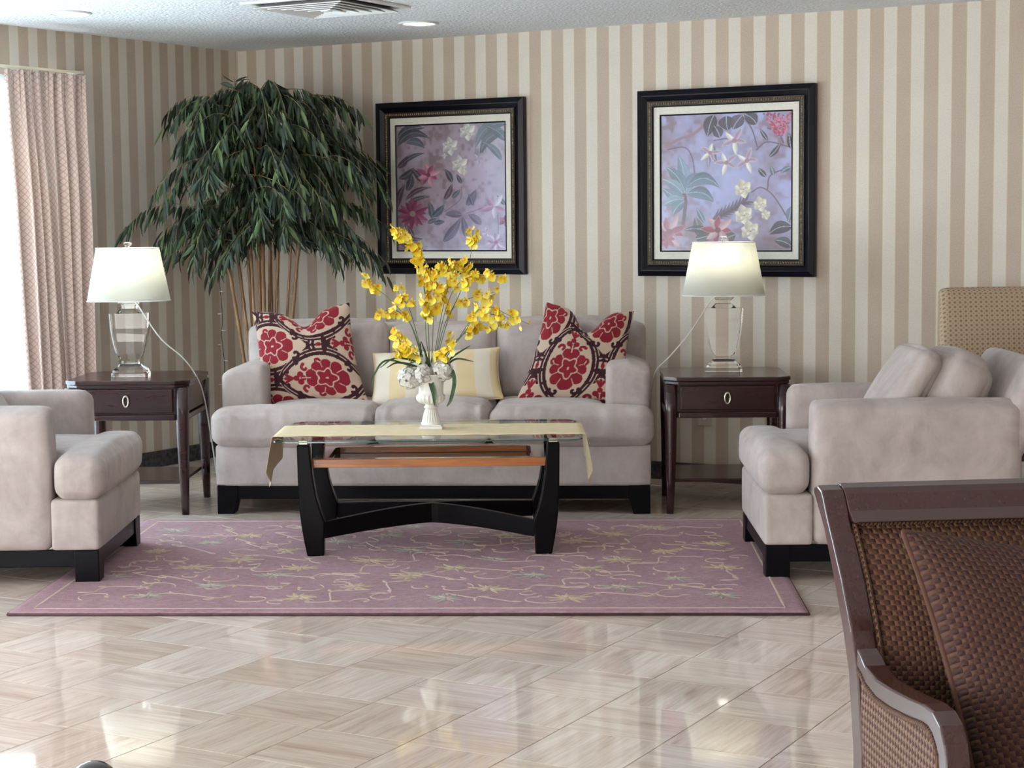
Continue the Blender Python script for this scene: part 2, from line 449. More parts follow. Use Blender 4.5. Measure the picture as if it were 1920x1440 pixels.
# windows
M_ALU = mottled('white_window_frame', lin(214, 216, 216), lin(226, 228, 228), .4, 5)
M_PANE = thin_glass('window_glass')
def window(name, org, d, nout, s0, s1, z0, z1, n):
    m = MB()
    def bar(a, b, c, e, o0=.03, o1=.09):
        P = [org+d*a+nout*o0, org+d*b+nout*o0, org+d*b+nout*o1, org+d*a+nout*o1]; m.prism([(p.x, p.y) for p in P], c, e)
    bar(s0, s1, z0, z0+.05); bar(s0, s1, z1-.05, z1); w = (s1-s0)/n
    for k in range(n+1):
        c = s0+k*w; a = max(s0, c-.03); b = min(s1, c+.03); bar(a, b, z0+.05, z1-.05)
    f = tag(m.build(name, M_ALU, bevel=.004), kind='structure')
    for k in range(n):
        g = MB(); a, b = s0+k*w+.03, s0+(k+1)*w-.03
        P = [org+d*a+nout*.058, org+d*b+nout*.058, org+d*b+nout*.063, org+d*a+nout*.063]; g.prism([(p.x, p.y) for p in P], z0+.05, z1-.05)
        g.build('pane', M_PANE, f)
window('window_1', CN, D2, NL, W1S, W1E, .06, 2.12, 3)
window('window_2', CN, D2, NL, 5.8, 9.0, .06, 2.12, 3)
window('window_3', CN+D2*LL, D1, D2, 1.4, 7.8, .06, 2.25, 6)

# ceiling lights
def can(x, y, label, warm, p):
    t = empty('recessed_light', (x, y, CEIL), 0, label, 'ceiling light', 'recessed ceiling lights')
    MB().lathe([(.082, 0), (.104, 0), (.107, -.004), (.098, -.010), (.084, -.008), (.082, 0)], 32, cap=False).build('trim_ring', M_WHITE, t, True)
    MB().lathe([(.083, -.001), (.083, -.004), (.001, -.006)], 32).build('lens', emit('glowing_lens_'+('warm' if warm else 'cool'), (1, .93, .68) if warm else (1, 1, .98), 3.2 if warm else 5), t, True)
    l = bpy.data.lights.new('can_beam', 'SPOT'); l.energy = p; l.spot_size = 1.9; l.spot_blend = .8; l.shadow_soft_size = .08; l.color = (1, .88, .72)
    lo = bpy.data.objects.new('can_beam', l); COL.objects.link(lo); lo.parent = t; lo.location = (0, 0, -.03)
can(-2.137, 8.895, 'white glowing recessed ceiling light above the curtain', False, 10)
can(-.467, 9.49, 'yellowish recessed ceiling light beside the air vent', True, 14)
# air diffuser
def vent():
    # visible corners give centre; square to the walls
    c = Vector((-.86, 8.65, CEIL)); t = empty('ceiling_vent', c, A1+PI/4*0, 'square white air conditioning diffuser with stepped louvres', 'air vent')
    h = .29
    m = MB()
    P = []
    def ring(a, za, b, zb):
        V = [(-a, -a, za), (a, -a, za), (a, a, za), (-a, a, za), (-b, -b, zb), (b, -b, zb), (b, b, zb), (-b, b, zb)]
        F = [(0, 1, 5, 4), (1, 2, 6, 5), (2, 3, 7, 6), (3, 0, 4, 7)]
        V2 = [(x, y, z+.004) for x, y, z in V]
        return V+V2, F+[tuple(k+8 for k in f[::-1]) for f in F]+[(0, 8, 9, 1), (1, 9, 10, 2), (2, 10, 11, 3), (3, 11, 8, 0), (4, 5, 13, 12), (5, 6, 14, 13), (6, 7, 15, 14), (7, 4, 12, 15)]
    m.box(-h, h, -h, -h+.035, -.012, -.0005).box(-h, h, h-.035, h, -.012, -.0005).box(-h, -h+.035, -h+.035, h-.035, -.012, -.0005).box(h-.035, h, -h+.035, h-.035, -.012, -.0005)
    m.build('frame', M_WHITE, t, bevel=.003)
    MB().box(-h+.03, h-.03, -h+.03, h-.03, -.003, -.0005).build('duct_opening', base_mat('dark_duct', lin(40, 42, 46), .9), t)
    for k in range(5):
        a = .245-.045*k; V_, F_ = ring(a, -.030-.002*k, a-.042, -.010)
        mk('louvre', V_, F_, M_WHITE, t, False)
    MB().box(-.022, .022, -.022, .022, -.036, -.012).build('centre_cap', M_WHITE, t, bevel=.004)
vent()

# ------------------------------------------------------------------ framed paintings (raster drawn onto a fine grid)
def smooth_noise(h, w, cells_, seed):
    r = np.random.default_rng(seed); g = r.random((cells_+3, cells_+3))
    y = np.linspace(0, cells_, h)[:, None]; x = np.linspace(0, cells_, w)[None, :]
    yi = y.astype(int); xi = x.astype(int); fy = y-yi; fx = x-xi; fy = fy*fy*(3-2*fy); fx = fx*fx*(3-2*fx)
    return (g[yi, xi]*(1-fy)*(1-fx)+g[yi+1, xi]*fy*(1-fx)+g[yi, xi+1]*(1-fy)*fx+g[yi+1, xi+1]*fy*fx)
class Canvas:
    def __init__(s, h, w, asp):
        s.h, s.w = h, w; s.Y, s.X = np.meshgrid(np.linspace(0, asp, h), np.linspace(0, 1, w), indexing='ij'); s.I = np.zeros((h, w, 3)); s.asp = asp
    def put(s, mask, c, a=1.0):
        k = (np.clip(mask, 0, 1)*a)[..., None]; s.I = s.I*(1-k)+np.array(c)*k
    def leaf(s, x0, y0, x1, y1, w, bend, c, a=.9, vein=None, outline=None):
        L = math.hypot(x1-x0, y1-y0); tx, ty = (x1-x0)/L, (y1-y0)/L
        dx, dy = s.X-x0, s.Y-y0; t = (dx*tx+dy*ty)/L; d = (-dx*ty+dy*tx)-bend*L*4*t*(1-t)
        prof = w*np.clip(np.sin(PI*np.clip(t, 0, 1)**.8), 0, 1)**.85*((t > 0) & (t < 1))
        e = .004
        m = np.clip((prof-np.abs(d))/e+.5, 0, 1)*(prof > .001)
        sh = .8+.35*np.clip(d/(w+1e-6), -1, 1)
        k = (m*a)[..., None]; s.I = s.I*(1-k)+np.clip(np.array(c)*sh[..., None], 0, 1)*k
        if outline is not None: s.put(m*(np.abs(np.abs(d)-prof) < .0045), outline, .8)
        if vein is not None: s.put((np.abs(d) < .0028)*(prof > .004), vein, .7)
    def stroke(s, pts, w, c, a=.9):
        P = spline([(p[0], p[1], 0) for p in pts], 20); D = np.full(s.X.shape, 9.)
        for p, q in zip(P, P[1:]):
            vx, vy = q.x-p.x, q.y-p.y; L2 = vx*vx+vy*vy+1e-12
            t = np.clip(((s.X-p.x)*vx+(s.Y-p.y)*vy)/L2, 0, 1); D = np.minimum(D, np.hypot(s.X-p.x-t*vx, s.Y-p.y-t*vy))
        s.put(np.clip((w-D)/.003+.5, 0, 1), c, a)
    def flower(s, x, y, r, n, c, c2, rot=0, wid=.3, centre=None, sq=1.0):
        for k in range(n):
            a = rot+2*PI*k/n; rr = r*(.85+.3*((k*37) % 10)/10)
            s.leaf(x, y, x+rr*math.cos(a), y+rr*math.sin(a)*sq, r*wid, .06*((k % 3)-1), c if k % 2 else c2, .95, outline=tuple(v*.62 for v in c))
        if centre is not None: s.put(np.clip((r*.2-np.hypot(s.X-x, s.Y-y))/.005, 0, 1), centre, .9)
def vein_bg(cv, seed, A, Bc, Cc):
    n1 = smooth_noise(cv.h, cv.w, 5, seed); n2 = smooth_noise(cv.h, cv.w, 13, seed+1); n3 = smooth_noise(cv.h, cv.w, 34, seed+2)
    f = np.clip((n1*.6+n2*.3+n3*.2-.3)*2.2, 0, 1)[..., None]; cv.I = np.array(A)*(1-f)+np.array(Bc)*f
    g = np.clip((n2*.5+n3*.5-.5)*5, 0, 1)[..., None]*.65; cv.I = cv.I*(1-g)+np.array(Cc)*g
def pnt_left():
    cv = Canvas(300, 262, 1.17); S = lambda x, y: ((x-235)/690., (y-320)/690.)
    vein_bg(cv, 3, lin(172, 158, 176), lin(150, 136, 146), lin(128, 106, 112))
    g = np.clip((cv.X*.7+cv.Y*.5-.55)*1.6, 0, 1)[..., None]*.55; cv.I = cv.I*(1-g)+np.array(lin(184, 180, 222))*g
    dg = lin(66, 74, 84); tg = lin(84, 98, 112); br = lin(88, 62, 76); lv = lin(118, 112, 142)
    for a in [(240, 450, 455, 410, .045, -.28, dg), (240, 400, 420, 340, .04, -.15, dg), (300, 430, 420, 470, .035, -.2, tg), (930, 330, 740, 480, .05, .22, tg), (925, 380, 770, 530, .045, .2, dg), (930, 440, 800, 340, .04, .1, tg), (900, 560, 780, 440, .03, .1, tg),
              (240, 590, 310, 510, .03, .1, br), (250, 660, 350, 590, .032, .1, dg), (300, 740, 330, 630, .034, .08, dg), (390, 680, 330, 600, .03, .1, br), (240, 840, 290, 700, .03, -.1, br), (290, 800, 460, 720, .022, -.12, br), (300, 830, 450, 780, .02, -.1, dg), (270, 570, 420, 500, .02, -.1, dg),
              (590, 690, 545, 605, .026, .05, dg), (540, 800, 590, 700, .026, .06, br), (590, 790, 640, 740, .022, 0, tg), (650, 700, 620, 640, .018, 0, dg), (680, 840, 740, 740, .036, .05, lv), (720, 840, 690, 760, .02, .05, lv),
              (530, 1070, 640, 920, .04, .05, lv), (650, 900, 540, 895, .033, .05, lv), (670, 1040, 650, 910, .03, .05, lv), (770, 960, 690, 895, .033, .05, lv), (860, 850, 800, 800, .018, 0, dg), (920, 840, 870, 780, .02, 0, dg),
              (460, 920, 440, 810, .028, .05, tg), (460, 910, 540, 830, .03, .06, lin(74, 104, 118)), (430, 950, 490, 920, .02, 0, tg), (470, 950, 540, 940, .022, 0, lin(74, 104, 118)), (260, 1020, 400, 1050, .02, .1, br), (250, 1080, 420, 1120, .02, .05, br), (340, 1040, 300, 960, .02, 0, br)]:
        x0, y0 = S(a[0], a[1]); x1, y1 = S(a[2], a[3]); cv.leaf(x0, y0, x1, y1, a[4], a[5], a[6], .85, vein=lin(150, 146, 165), outline=tuple(v*.7 for v in a[6]))
    for p in ([(680, 890), (800, 850)], [(870, 1100), (875, 940), (860, 850)], [(650, 720), (640, 800), (540, 880)]):
        cv.stroke([S(*q) for q in p], .004, lin(110, 96, 120), .7)
    W = lin(232, 230, 222); W2 = lin(206, 204, 204)
    for x, y in ((580, 462), (690, 372), (640, 580)):
        cv.flower(*S(x, y), .085, 6, W, W2, .4, .36, lin(180, 170, 150)); cv.flower(*S(x-12, y-10), .045, 5, W, W2, 1.0, .36)
    cv.flower(*S(545, 520), .03, 4, W, W2); cv.flower(*S(668, 625), .035, 4, W, W2); cv.flower(*S(755, 545), .06, 5, lin(196, 180, 205), lin(180, 160, 190), .3, .26)
    cv.flower(*S(440, 640), .115, 8, lin(214, 160, 178), lin(164, 84, 118), .5, .22, lin(120, 50, 80))
    cv.flower(*S(335, 888), .15, 15, lin(168, 88, 124), lin(140, 62, 100), 0, .15, lin(150, 140, 130))
    cv.flower(*S(850, 850), .13, 5, lin(214, 208, 232), lin(184, 150, 188), -2.2, .2, None)
    cv.flower(*S(860, 1075), .1, 11, lin(222, 208, 240), lin(180, 150, 200), 0, .16, lin(160, 90, 140)); cv.flower(*S(800, 1012), .05, 7, lin(226, 220, 242), lin(200, 180, 220)); cv.flower(*S(915, 940), .06, 5, lin(178, 120, 150), lin(150, 90, 130))
    return cv
def pnt_right():
    cv = Canvas(300, 272, 1.1); S = lambda x, y: ((x-215)/837., (y-270)/837.)
    vein_bg(cv, 11, lin(162, 164, 208), lin(140, 124, 142), lin(120, 98, 110))
    g = np.clip(1-np.hypot(cv.X-.5, cv.Y-.5)*2.0, 0, 1)[..., None]*.7; cv.I = cv.I*(1-g)+np.array(lin(166, 178, 226))*g
    g = np.clip((cv.Y-.75)*2.2, 0, 1)[..., None]*.6; cv.I = cv.I*(1-g)+np.array(lin(138, 112, 116))*g
    dk = lin(56, 48, 58); tg = lin(98, 120, 136); tb = lin(124, 150, 172); br = lin(84, 62, 76)
    cv.stroke([S(*p) for p in ((250, 480), (340, 430), (430, 400), (560, 290))], .012, lin(140, 108, 122), .9)
    cv.stroke([S(*p) for p in ((360, 1010), (370, 930), (372, 820), (300, 640))], .014, br, .9)
    for p in ([(560, 450), (640, 440), (690, 460)], [(740, 290), (800, 380), (835, 500)], [(800, 800), (860, 770), (940, 830), (1040, 1000)], [(440, 700), (420, 560), (370, 490), (260, 500)], [(900, 780), (920, 690), (1040, 640)], [(830, 520), (900, 470), (1045, 510)], [(1000, 480), (960, 400), (900, 380)]):
        cv.stroke([S(*q) for q in p], .005, br, .8)
    for a in [(370, 800, 330, 540, .05, .06, tb), (370, 790, 250, 620, .05, .1, tg), (360, 800, 225, 700, .04, .08, tb), (370, 830, 225, 760, .04, -.1, tg), (380, 790, 520, 680, .045, -.22, tb), (390, 800, 560, 860, .05, -.18, tg), (385, 760, 600, 770, .05, -.3, tg), (365, 840, 225, 880, .045, .1, tb), (370, 850, 290, 950, .04, .1, tg),
              (560, 280, 520, 420, .05, .05, dk), (600, 430, 560, 350, .04, .05, dk), (640, 290, 650, 385, .06, .05, dk), (740, 290, 680, 380, .05, .05, br), (830, 350, 750, 280, .045, .1, dk), (910, 570, 980, 480, .02, .05, dk), (900, 460, 850, 380, .015, 0, dk), (1045, 520, 1030, 420, .02, 0, dk), (1045, 640, 980, 680, .02, .1, tg), (890, 700, 840, 640, .02, 0, dk), (940, 690, 920, 630, .018, 0, tg),
              (1050, 1030, 910, 1080, .05, .14, dk), (1050, 900, 1030, 1000, .03, 0, tg), (1050, 1160, 940, 1120, .04, .1, lin(80, 88, 90)), (480, 1100, 440, 960, .04, 0, lin(96, 92, 84)), (520, 1060, 370, 1050, .03, .1, dk), (500, 1000, 450, 900, .02, 0, tg), (440, 1110, 560, 1080, .04, 0, lin(84, 84, 78)), (620, 1110, 700, 1080, .05, 0, lin(96, 92, 84)), (560, 480, 580, 600, .02, .1, lin(120, 96, 120)), (500, 500, 520, 640, .02, -.1, lin(150, 130, 160))]:
        x0, y0 = S(a[0], a[1]); x1, y1 = S(a[2], a[3]); cv.leaf(x0, y0, x1, y1, a[4], a[5], a[6], .88, vein=lin(176, 188, 205), outline=tuple(v*.6 for v in a[6]))
    for k in range(9):
        x0, y0 = S(545+k*24, 985-k*13); cv.leaf(x0, y0, x0+.055, y0-.10, .009, .1, br, .8); cv.leaf(x0, y0, x0+.11, y0-.012, .009, -.1, br, .8)
    W = lin(240, 236, 228); W2 = lin(206, 200, 206)
    for x, y, r, rot in ((690, 455, .11, .2), (640, 600, .1, .6), (770, 590, .1, 0), (535, 530, .09, 1.2)):
        cv.flower(*S(x, y), r, 5, W, lin(176, 150, 176), rot, .17, lin(150, 110, 130))
    W = lin(238, 234, 214); W2 = lin(214, 206, 186)
    for x, y, r in ((745, 775, .075), (855, 880, .06), (750, 950, .08), (790, 1055, .08), (890, 950, .04)):
        cv.flower(*S(x, y), r, 6, W, W2, .3, .42, lin(176, 150, 120)); cv.flower(*S(x+4, y+4), r*.5, 5, W, W2, 1.0, .4, lin(120, 80, 70))
    cv.flower(*S(270, 1060), .14, 9, lin(208, 172, 186), lin(158, 62, 92), .3, .2, lin(110, 40, 60)); cv.flower(*S(250, 1110), .08, 8, lin(176, 80, 108), lin(150, 52, 84), 0, .22)
    cv.flower(*S(585, 1050), .13, 8, lin(216, 178, 186), lin(160, 58, 88), .1, .21, lin(100, 36, 56))
    r = np.random.default_rng(5)
    for k in range(210):
        t = r.random(); x = 960+(r.random()-.5)*190*(1-t*.75)+t*20; y = 285+t*145; q = S(x, y); rad = .0085
        cv.put(np.clip((rad-np.hypot(cv.X-q[0], cv.Y-q[1]))/.003, 0, 1), [lin(176, 62, 98), lin(206, 120, 146), lin(140, 44, 78)][k % 3], .95)
    return cv
M_ART = vcol_mat('painted_canvas_print', .35, 0, .35, 60, .1)
M_FRAME = mottled('satin_black_frame', lin(9, 10, 18), lin(16, 18, 28), .3, 9, Specular_IOR_Level=.25)
M_GOLD = mottled('aged_gold_beading', lin(120, 100, 74), lin(196, 178, 146), .4, 60, Metallic=.6)
M_MAT = mottled('cream_linen_mat', lin(222, 219, 206), lin(232, 229, 217), .85, 80, 500, .2)
def painting(s0, w, h, zc, cv, label):
    """s0: centre along the back wall"""
    p = CN+D1*s0-N1*.012; t = empty('framed_painting', (p.x, p.y, zc), A1, label, 'painting', 'pair of floral paintings on the striped wall')
    # local: x along the wall, -y into the room
    def ringm(a, b, a2, b2, y0, y1, m=None):   # rectangular ring, outer half a,b inner half a2,b2, outer depth y0 inner depth y1
        V = []
        for (p_, q_, yy) in ((a, b, 0), (a, b, y0), (a2, b2, y1), (a2, b2, 0)):
            V += [(-p_, -yy, -q_), (p_, -yy, -q_), (p_, -yy, q_), (-p_, -yy, q_)]
        F = []
        for k in range(3):
            for j in range(4): F.append((k*4+j, k*4+(j+1) % 4, (k+1)*4+(j+1) % 4, (k+1)*4+j))
        return V, F
    hw, hh = w/2, h/2
    m = MB(); m.add(*ringm(hw, hh, hw-.03, hh-.03, .03, .042)); m.add(*ringm(hw-.03, hh-.03, hw-.058, hh-.058, .038, .022))
    m.build('frame', M_FRAME, t, bevel=.003)
    m = MB(); m.add(*ringm(hw-.058, hh-.058, hw-.084, hh-.084, .030, .024)); m.build('gilt_inner_moulding', base_mat('bronze_black', lin(52, 44, 36), .45, .3), t)
    m = MB(); k = .0135
    def bead(x, z): m.add(np.array([(-.0042, 0, -.006), (.0042, 0, -.006), (.0042, 0, .006), (-.0042, 0, .006), (0, -.006, 0)])+np.array([x, -.029, z]), [(0, 1, 4), (1, 2, 4), (2, 3, 4), (3, 0, 4)])
    nx = int((w-.142)/k); nz = int((h-.142)/k)
    for i in range(nx+1):
        x = -(hw-.071)+(w-.142)*i/nx
        for z in (-(hh-.071), hh-.071): bead(x, z)
    for i in range(1, nz):
        z = -(hh-.071)+(h-.142)*i/nz
        for x in (-(hw-.071), hw-.071): bead(x, z)
    b = m.build('beading', M_GOLD, t); b['kind'] = 'stuff'
    m = MB(); m.add(*ringm(hw-.084, hh-.084, hw-.089, hh-.089, .026, .02)); m.build('dark_fillet', M_FRAME, t)
    pw, ph = .36*w/.965, .3585*h/.975
    m = MB(); m.add(*ringm(hw-.088, hh-.088, pw, ph, .014, .014)); m.build('mat_board', M_MAT, t)
    m = MB(); m.add(*ringm(pw+.001, ph+.001, pw-.006, ph-.006, .017, .013)); m.build('inner_fillet', M_FRAME, t)
    H, W_ = cv.h, cv.w; x = np.linspace(-pw+.003, pw-.003, W_); z = np.linspace(ph-.003, -ph+.003, H)
    X, Z = np.meshgrid(x, z); V = np.c_[X.ravel(), np.full(X.size, -.010), Z.ravel()]
    i = np.arange(H-1)[:, None]*W_+np.arange(W_-1)[None]; i = i.ravel(); F = np.c_[i, i+W_, i+W_+1, i+1]
    mk('canvas', V, F, M_ART, t, col=cv.I.reshape(-1, 3))
s_ = lambda s: s+sB
painting(s_(-1.251), .965, .974, 1.581, pnt_left(), 'black framed floral painting with three white blossoms, nearer the tall plant')
painting(s_(.408), .985, .976, 1.578, pnt_right(), 'black framed floral painting behind the right lamp with red berries in its corner')

# ------------------------------------------------------------------ curtains
def diamond_fabric():
    m = base_mat('diamond_drape_fabric', rough=.85); uv = coord(m, 'UV')
    sep = node(m, 'ShaderNodeSeparateXYZ'); link(m, mapping(m, uv, (30, 29, 1)), sep.inputs[0])
    a = math_(m, 'ABSOLUTE', math_(m, 'SUBTRACT', math_(m, 'FRACT', math_(m, 'ADD', sep.outputs[0], sep.outputs[1])), .5))
    b = math_(m, 'ABSOLUTE', math_(m, 'SUBTRACT', math_(m, 'FRACT', math_(m, 'SUBTRACT', sep.outputs[0], sep.outputs[1])), .5))
    l = math_(m, 'MINIMUM', a, b)
    c = ramp(m, l, [(.04, lin(196, 168, 156)), (.12, lin(226, 206, 197))])
    setc(m, c); bump(m, l, .3, .002)
    b_ = B(m); return m
M_DRAPE = diamond_fabric()
def drape(name, t0, t1, z0, z1, amp, waves, mat, off, parent=None, n=240, fan=.0, seed=0, pinch=True):
    nz = 26; V = []; U = []
    r = np.random.default_rng(seed); ph = r.uniform(-.5, .5, 40)
    for j in range(nz+1):
        v = j/nz; z = z1+(z0-z1)*v
        for i in range(n+1):
            u = i/n; w_ = u*waves; k = int(w_); s = math.sin(2*PI*w_+.8*math.sin(2.2*w_+1))
            am = amp*(.45+.75*min(1, v*3.2)) if pinch else amp
            am *= .8+.4*ph[k % 40]
            fine = (.35*math.sin(6*PI*w_)*max(0, 1-v*6)*amp) if pinch else 0
            t = t0+(t1-fan*v-t0)*u+.010*math.sin(4*PI*w_)*v
            q = CN+D2*t-NL*(off+am*s+fine+.012*math.sin(3*v+u*9))
            V.append((q.x, q.y, z)); U.append((u*(t1-t0)*2.4, z))
    i = (np.arange(nz)[:, None]*(n+1)+np.arange(n)[None]).ravel(); F = np.c_[i, i+n+1, i+n+2, i+1]
    o = mk(name, V, F, mat, parent, uv=U)
    s = o.modifiers.new('thickness', 'SOLIDIFY'); s.thickness = .003
    return o
dr = drape('drape', 1.37, 1.93, .03, 2.185, .036, 7.5, M_DRAPE, .085, fan=.12, seed=4)
tag(dr, 'beige pinch-pleated drape with diamond weave left of the lamp table', 'curtain')
M_SHEER = translucent('white_sheer', (.90, .95, .95), .6, .12)
sh = drape('sheer_curtain', 1.60, 4.7, .03, 2.16, .02, 30, M_SHEER, .035, n=420, seed=9, pinch=False)
tag(sh, 'white sheer curtain glowing with daylight at the left edge', 'curtain')
m = MB(); a_ = CN+D2*1.365-NL*.085; b_ = CN+D2*5.0-NL*.085
ang = math.atan2(D2.y, D2.x)
t = empty('curtain_rod', (a_.x, a_.y, 2.2), ang, 'cream curtain track above the drape', 'curtain rod')
MB().box(0, 3.6, -.010, .010, -.007, .007).build('track', mottled('cream_track', lin(236, 228, 200), lin(246, 240, 214), .4, 6), t, bevel=.003)
for k in range(9):
    MB().tube([(.03+k*.055, 0, -.01), (.03+k*.055, 0, -.022), (.034+k*.055, 0, -.028)], .003, 6).build('hook', M_NICKEL, t, True)
for x in (.02, 1.8, 3.58): MB().box(x-.012, x+.012, -.085, .012, -.006, .008).build('bracket', M_WHITE, t)

# ------------------------------------------------------------------ rug
RUG = empty('area_rug', (-.345, 7.265, 0), math.radians(-2.45), 'mauve rug with cream vine relief under the coffee table', 'rug')
M_RUG = base_mat('mauve_wool', rough=.95); v = coord(M_RUG)
c = ramp(M_RUG, noise(M_RUG, v, 2.6, 4, .6, .4), [(.3, lin(150, 114, 122)), (.7, lin(176, 140, 146))])
c = mix(M_RUG, .55, c, ramp(M_RUG, noise(M_RUG, mapping(M_RUG, v, (1, 1.8, 1)), 38, 5, .75), [(.3, lin(130, 94, 104)), (.7, lin(194, 162, 168))]))
setc(M_RUG, c); bump(M_RUG, noise(M_RUG, v, 240, 3, .7), .6, .004); B(M_RUG).inputs['Sheen Weight'].default_value = .06; B(M_RUG).inputs['Specular IOR Level'].default_value = .1
RW, RD = 2.84, 2.01
P_, F_ = soft(RW, RD, .014, .0065, 40)
P_[:, 2] += .0072
mk('pile', P_, F_, M_RUG, RUG)
M_BIND = mottled('rug_edge_binding', lin(70, 46, 52), lin(96, 66, 72), .9, 20)
m = MB(); rr = [(-RW/2, -RD/2), (RW/2, -RD/2), (RW/2, RD/2), (-RW/2, RD/2)]
for a, b in zip(rr, rr[1:]+rr[:1]): m.tube([(a[0], a[1], .0055), (b[0], b[1], .0055)], .0055, 6)
m.build('binding', M_BIND, RUG, True)
def ribbon(m, pts, w0, w1, z, n=22):
    P = spline([(p[0], p[1], 0) for p in pts], n); V = []
    for i, p in enumerate(P):
        t_ = (P[min(i+1, len(P)-1)]-P[max(i-1, 0)]).normalized(); nn = Vector((-t_.y, t_.x, 0)); w = (w0+(w1-w0)*i/len(P))*(1 if 0 < i < len(P)-1 else .3)
        for s, zz in ((-1, z), (0, z+.0022), (1, z)): V.append(tuple(p+nn*w*s+Vector((0, 0, zz))))
    m.add(V, [(i*3+k, i*3+k+1, i*3+k+4, i*3+k+3) for i in range(len(P)-1) for k in (0, 1)])
def leafr(m, x, y, a, L, w, z):
    pr = [(0, 0), (.25, .8), (.5, 1), (.75, .6), (1, 0)]; V = []
    for t_, q in pr:
        for s, zz in ((-1, 0), (0, .0025), (1, 0)):
            lx, ly = t_*L, s*q*w+.25*w*math.sin(3*t_); V.append((x+lx*math.cos(a)-ly*math.sin(a), y+lx*math.sin(a)+ly*math.cos(a), z+zz))
    m.add(V, [(i*3+k, i*3+k+1, i*3+k+4, i*3+k+3) for i in range(4) for k in (0, 1)])
vines, flw, grn = MB(), MB(), MB(); R2 = random.Random(12); ZT = .0143
def scroll(x, y, a, s, hand):
    pts = []
    for i in range(15):
        t_ = i/14; r_ = s*(1-.78*t_); an = a+hand*(4.4*t_); pts.append((x+r_*math.cos(an), y+r_*math.sin(an)))
    ribbon(vines, pts, .0032, .0050, ZT, 34); ex, ey = pts[-1]
    leafr(vines, ex, ey, a+hand*5, s*.35, .009, ZT)
def inside(x, y, e=.16): return abs(x) < RW/2-e and abs(y) < RD/2-e
nxm, nym = 14, 9
for ix in range(nxm):
    for iy in range(nym):
        x = (ix+.5)/nxm*(RW-.34)-(RW-.34)/2+R2.uniform(-.05, .05); y = (iy+.5)/nym*(RD-.34)-(RD-.34)/2+R2.uniform(-.04, .04)
        a = R2.uniform(0, 6.28); h_ = R2.choice((-1, 1))
        k = (ix+iy*2) % 3
        if k == 0:
            scroll(x, y, a, R2.uniform(.07, .115), h_); scroll(x+.11*math.cos(a+2), y+.09*math.sin(a+2), a+1.5, .05, -h_)
        elif k == 1:
            M__ = flw if R2.random() < .6 else grn
            for q in range(9): leafr(M__, x, y, a+q*.698+R2.uniform(-.15, .15), R2.uniform(.045, .1), .011, ZT)
            for q in range(4): leafr(vines, x, y, a+q*1.57, .04, .006, ZT+.002)
        else:
            pts = [(x-.15*math.cos(a), y-.12*math.sin(a)), (x-.06*math.cos(a)+.04, y-.05*math.sin(a)-.04), (x+.05*math.cos(a)-.03, y+.05*math.sin(a)+.04), (x+.16*math.cos(a), y+.13*math.sin(a))]
            pts = [(max(-RW/2+.15, min(RW/2-.15, p)), max(-RD/2+.13, min(RD/2-.13, q))) for p, q in pts]
            ribbon(vines, pts, .0035, .005, ZT)
            for q in range(4): leafr(vines, pts[q][0], pts[q][1], a+R2.uniform(-1.2, 1.2)+(PI if q < 2 else 0)*0, R2.uniform(.03, .06), .009, ZT)
for sx in (-1, 1):
    ribbon(vines, [(sx*(RW/2-.075), -RD/2+.06), (sx*(RW/2-.075), 0), (sx*(RW/2-.075), RD/2-.06)], .0055, .0055, ZT)
for sy in (-1, 1):
    ribbon(vines, [(-RW/2+.075, sy*(RD/2-.06)), (0, sy*(RD/2-.06)), (RW/2-.075, sy*(RD/2-.06))], .003, .003, ZT)
for m_, n_, mt in ((vines, 'vine_relief', mottled('cream_relief_yarn', lin(188, 162, 152), lin(206, 184, 168), .9, 20)), (flw, 'golden_flower_relief', mottled('gold_relief_yarn', lin(180, 160, 132), lin(200, 182, 150), .9, 20)), (grn, 'sage_flower_relief', mottled('sage_relief_yarn', lin(150, 146, 138), lin(172, 168, 156), .9, 20))):
    o = m_.build(n_, mt, RUG, True); o['kind'] = 'stuff'

# ------------------------------------------------------------------ sofa and armchairs
def upbox(name, x0, x1, y0, y1, z0, z1, r, parent, mat=None, n=14, rx=0, piv=None, **kw):
    V, F = soft(x1-x0, y1-y0, z1-z0, r, n, **kw); c = np.array([(x0+x1)/2, (y0+y1)/2, (z0+z1)/2])
    if rx:
        pv = np.array(piv) if piv is not None else np.array([0, 0, -(z1-z0)/2]); V = xf(V-pv, pv, rx=rx)
    return mk(name, V+c, F, mat or M_SUEDE, parent)
def merge(*parts):
    V = []; F = []; n = 0
    for v, f in parts: V.append(v); F += [tuple(i+n for i in q) for q in f]; n += len(v)
    return np.vstack(V), F
def leg_poly(m, x0, x1, inner, y0, y1, z1):
    """block foot whose inner side tapers; inner=+1 when the inner side is at x1"""
    t_ = .022
    b0, b1 = (x0, x1-t_) if inner > 0 else (x0+t_, x1)
    m.prism([(b0, 0), (b1, 0), (x1, z1*.62), (x1, z1), (x0, z1), (x0, z1*.62)] if inner > 0 else [(b0, 0), (b1, 0), (x1, z1*.62), (x1, z1), (x0, z1), (x0, z1*.62)], y0, y1, 'y')
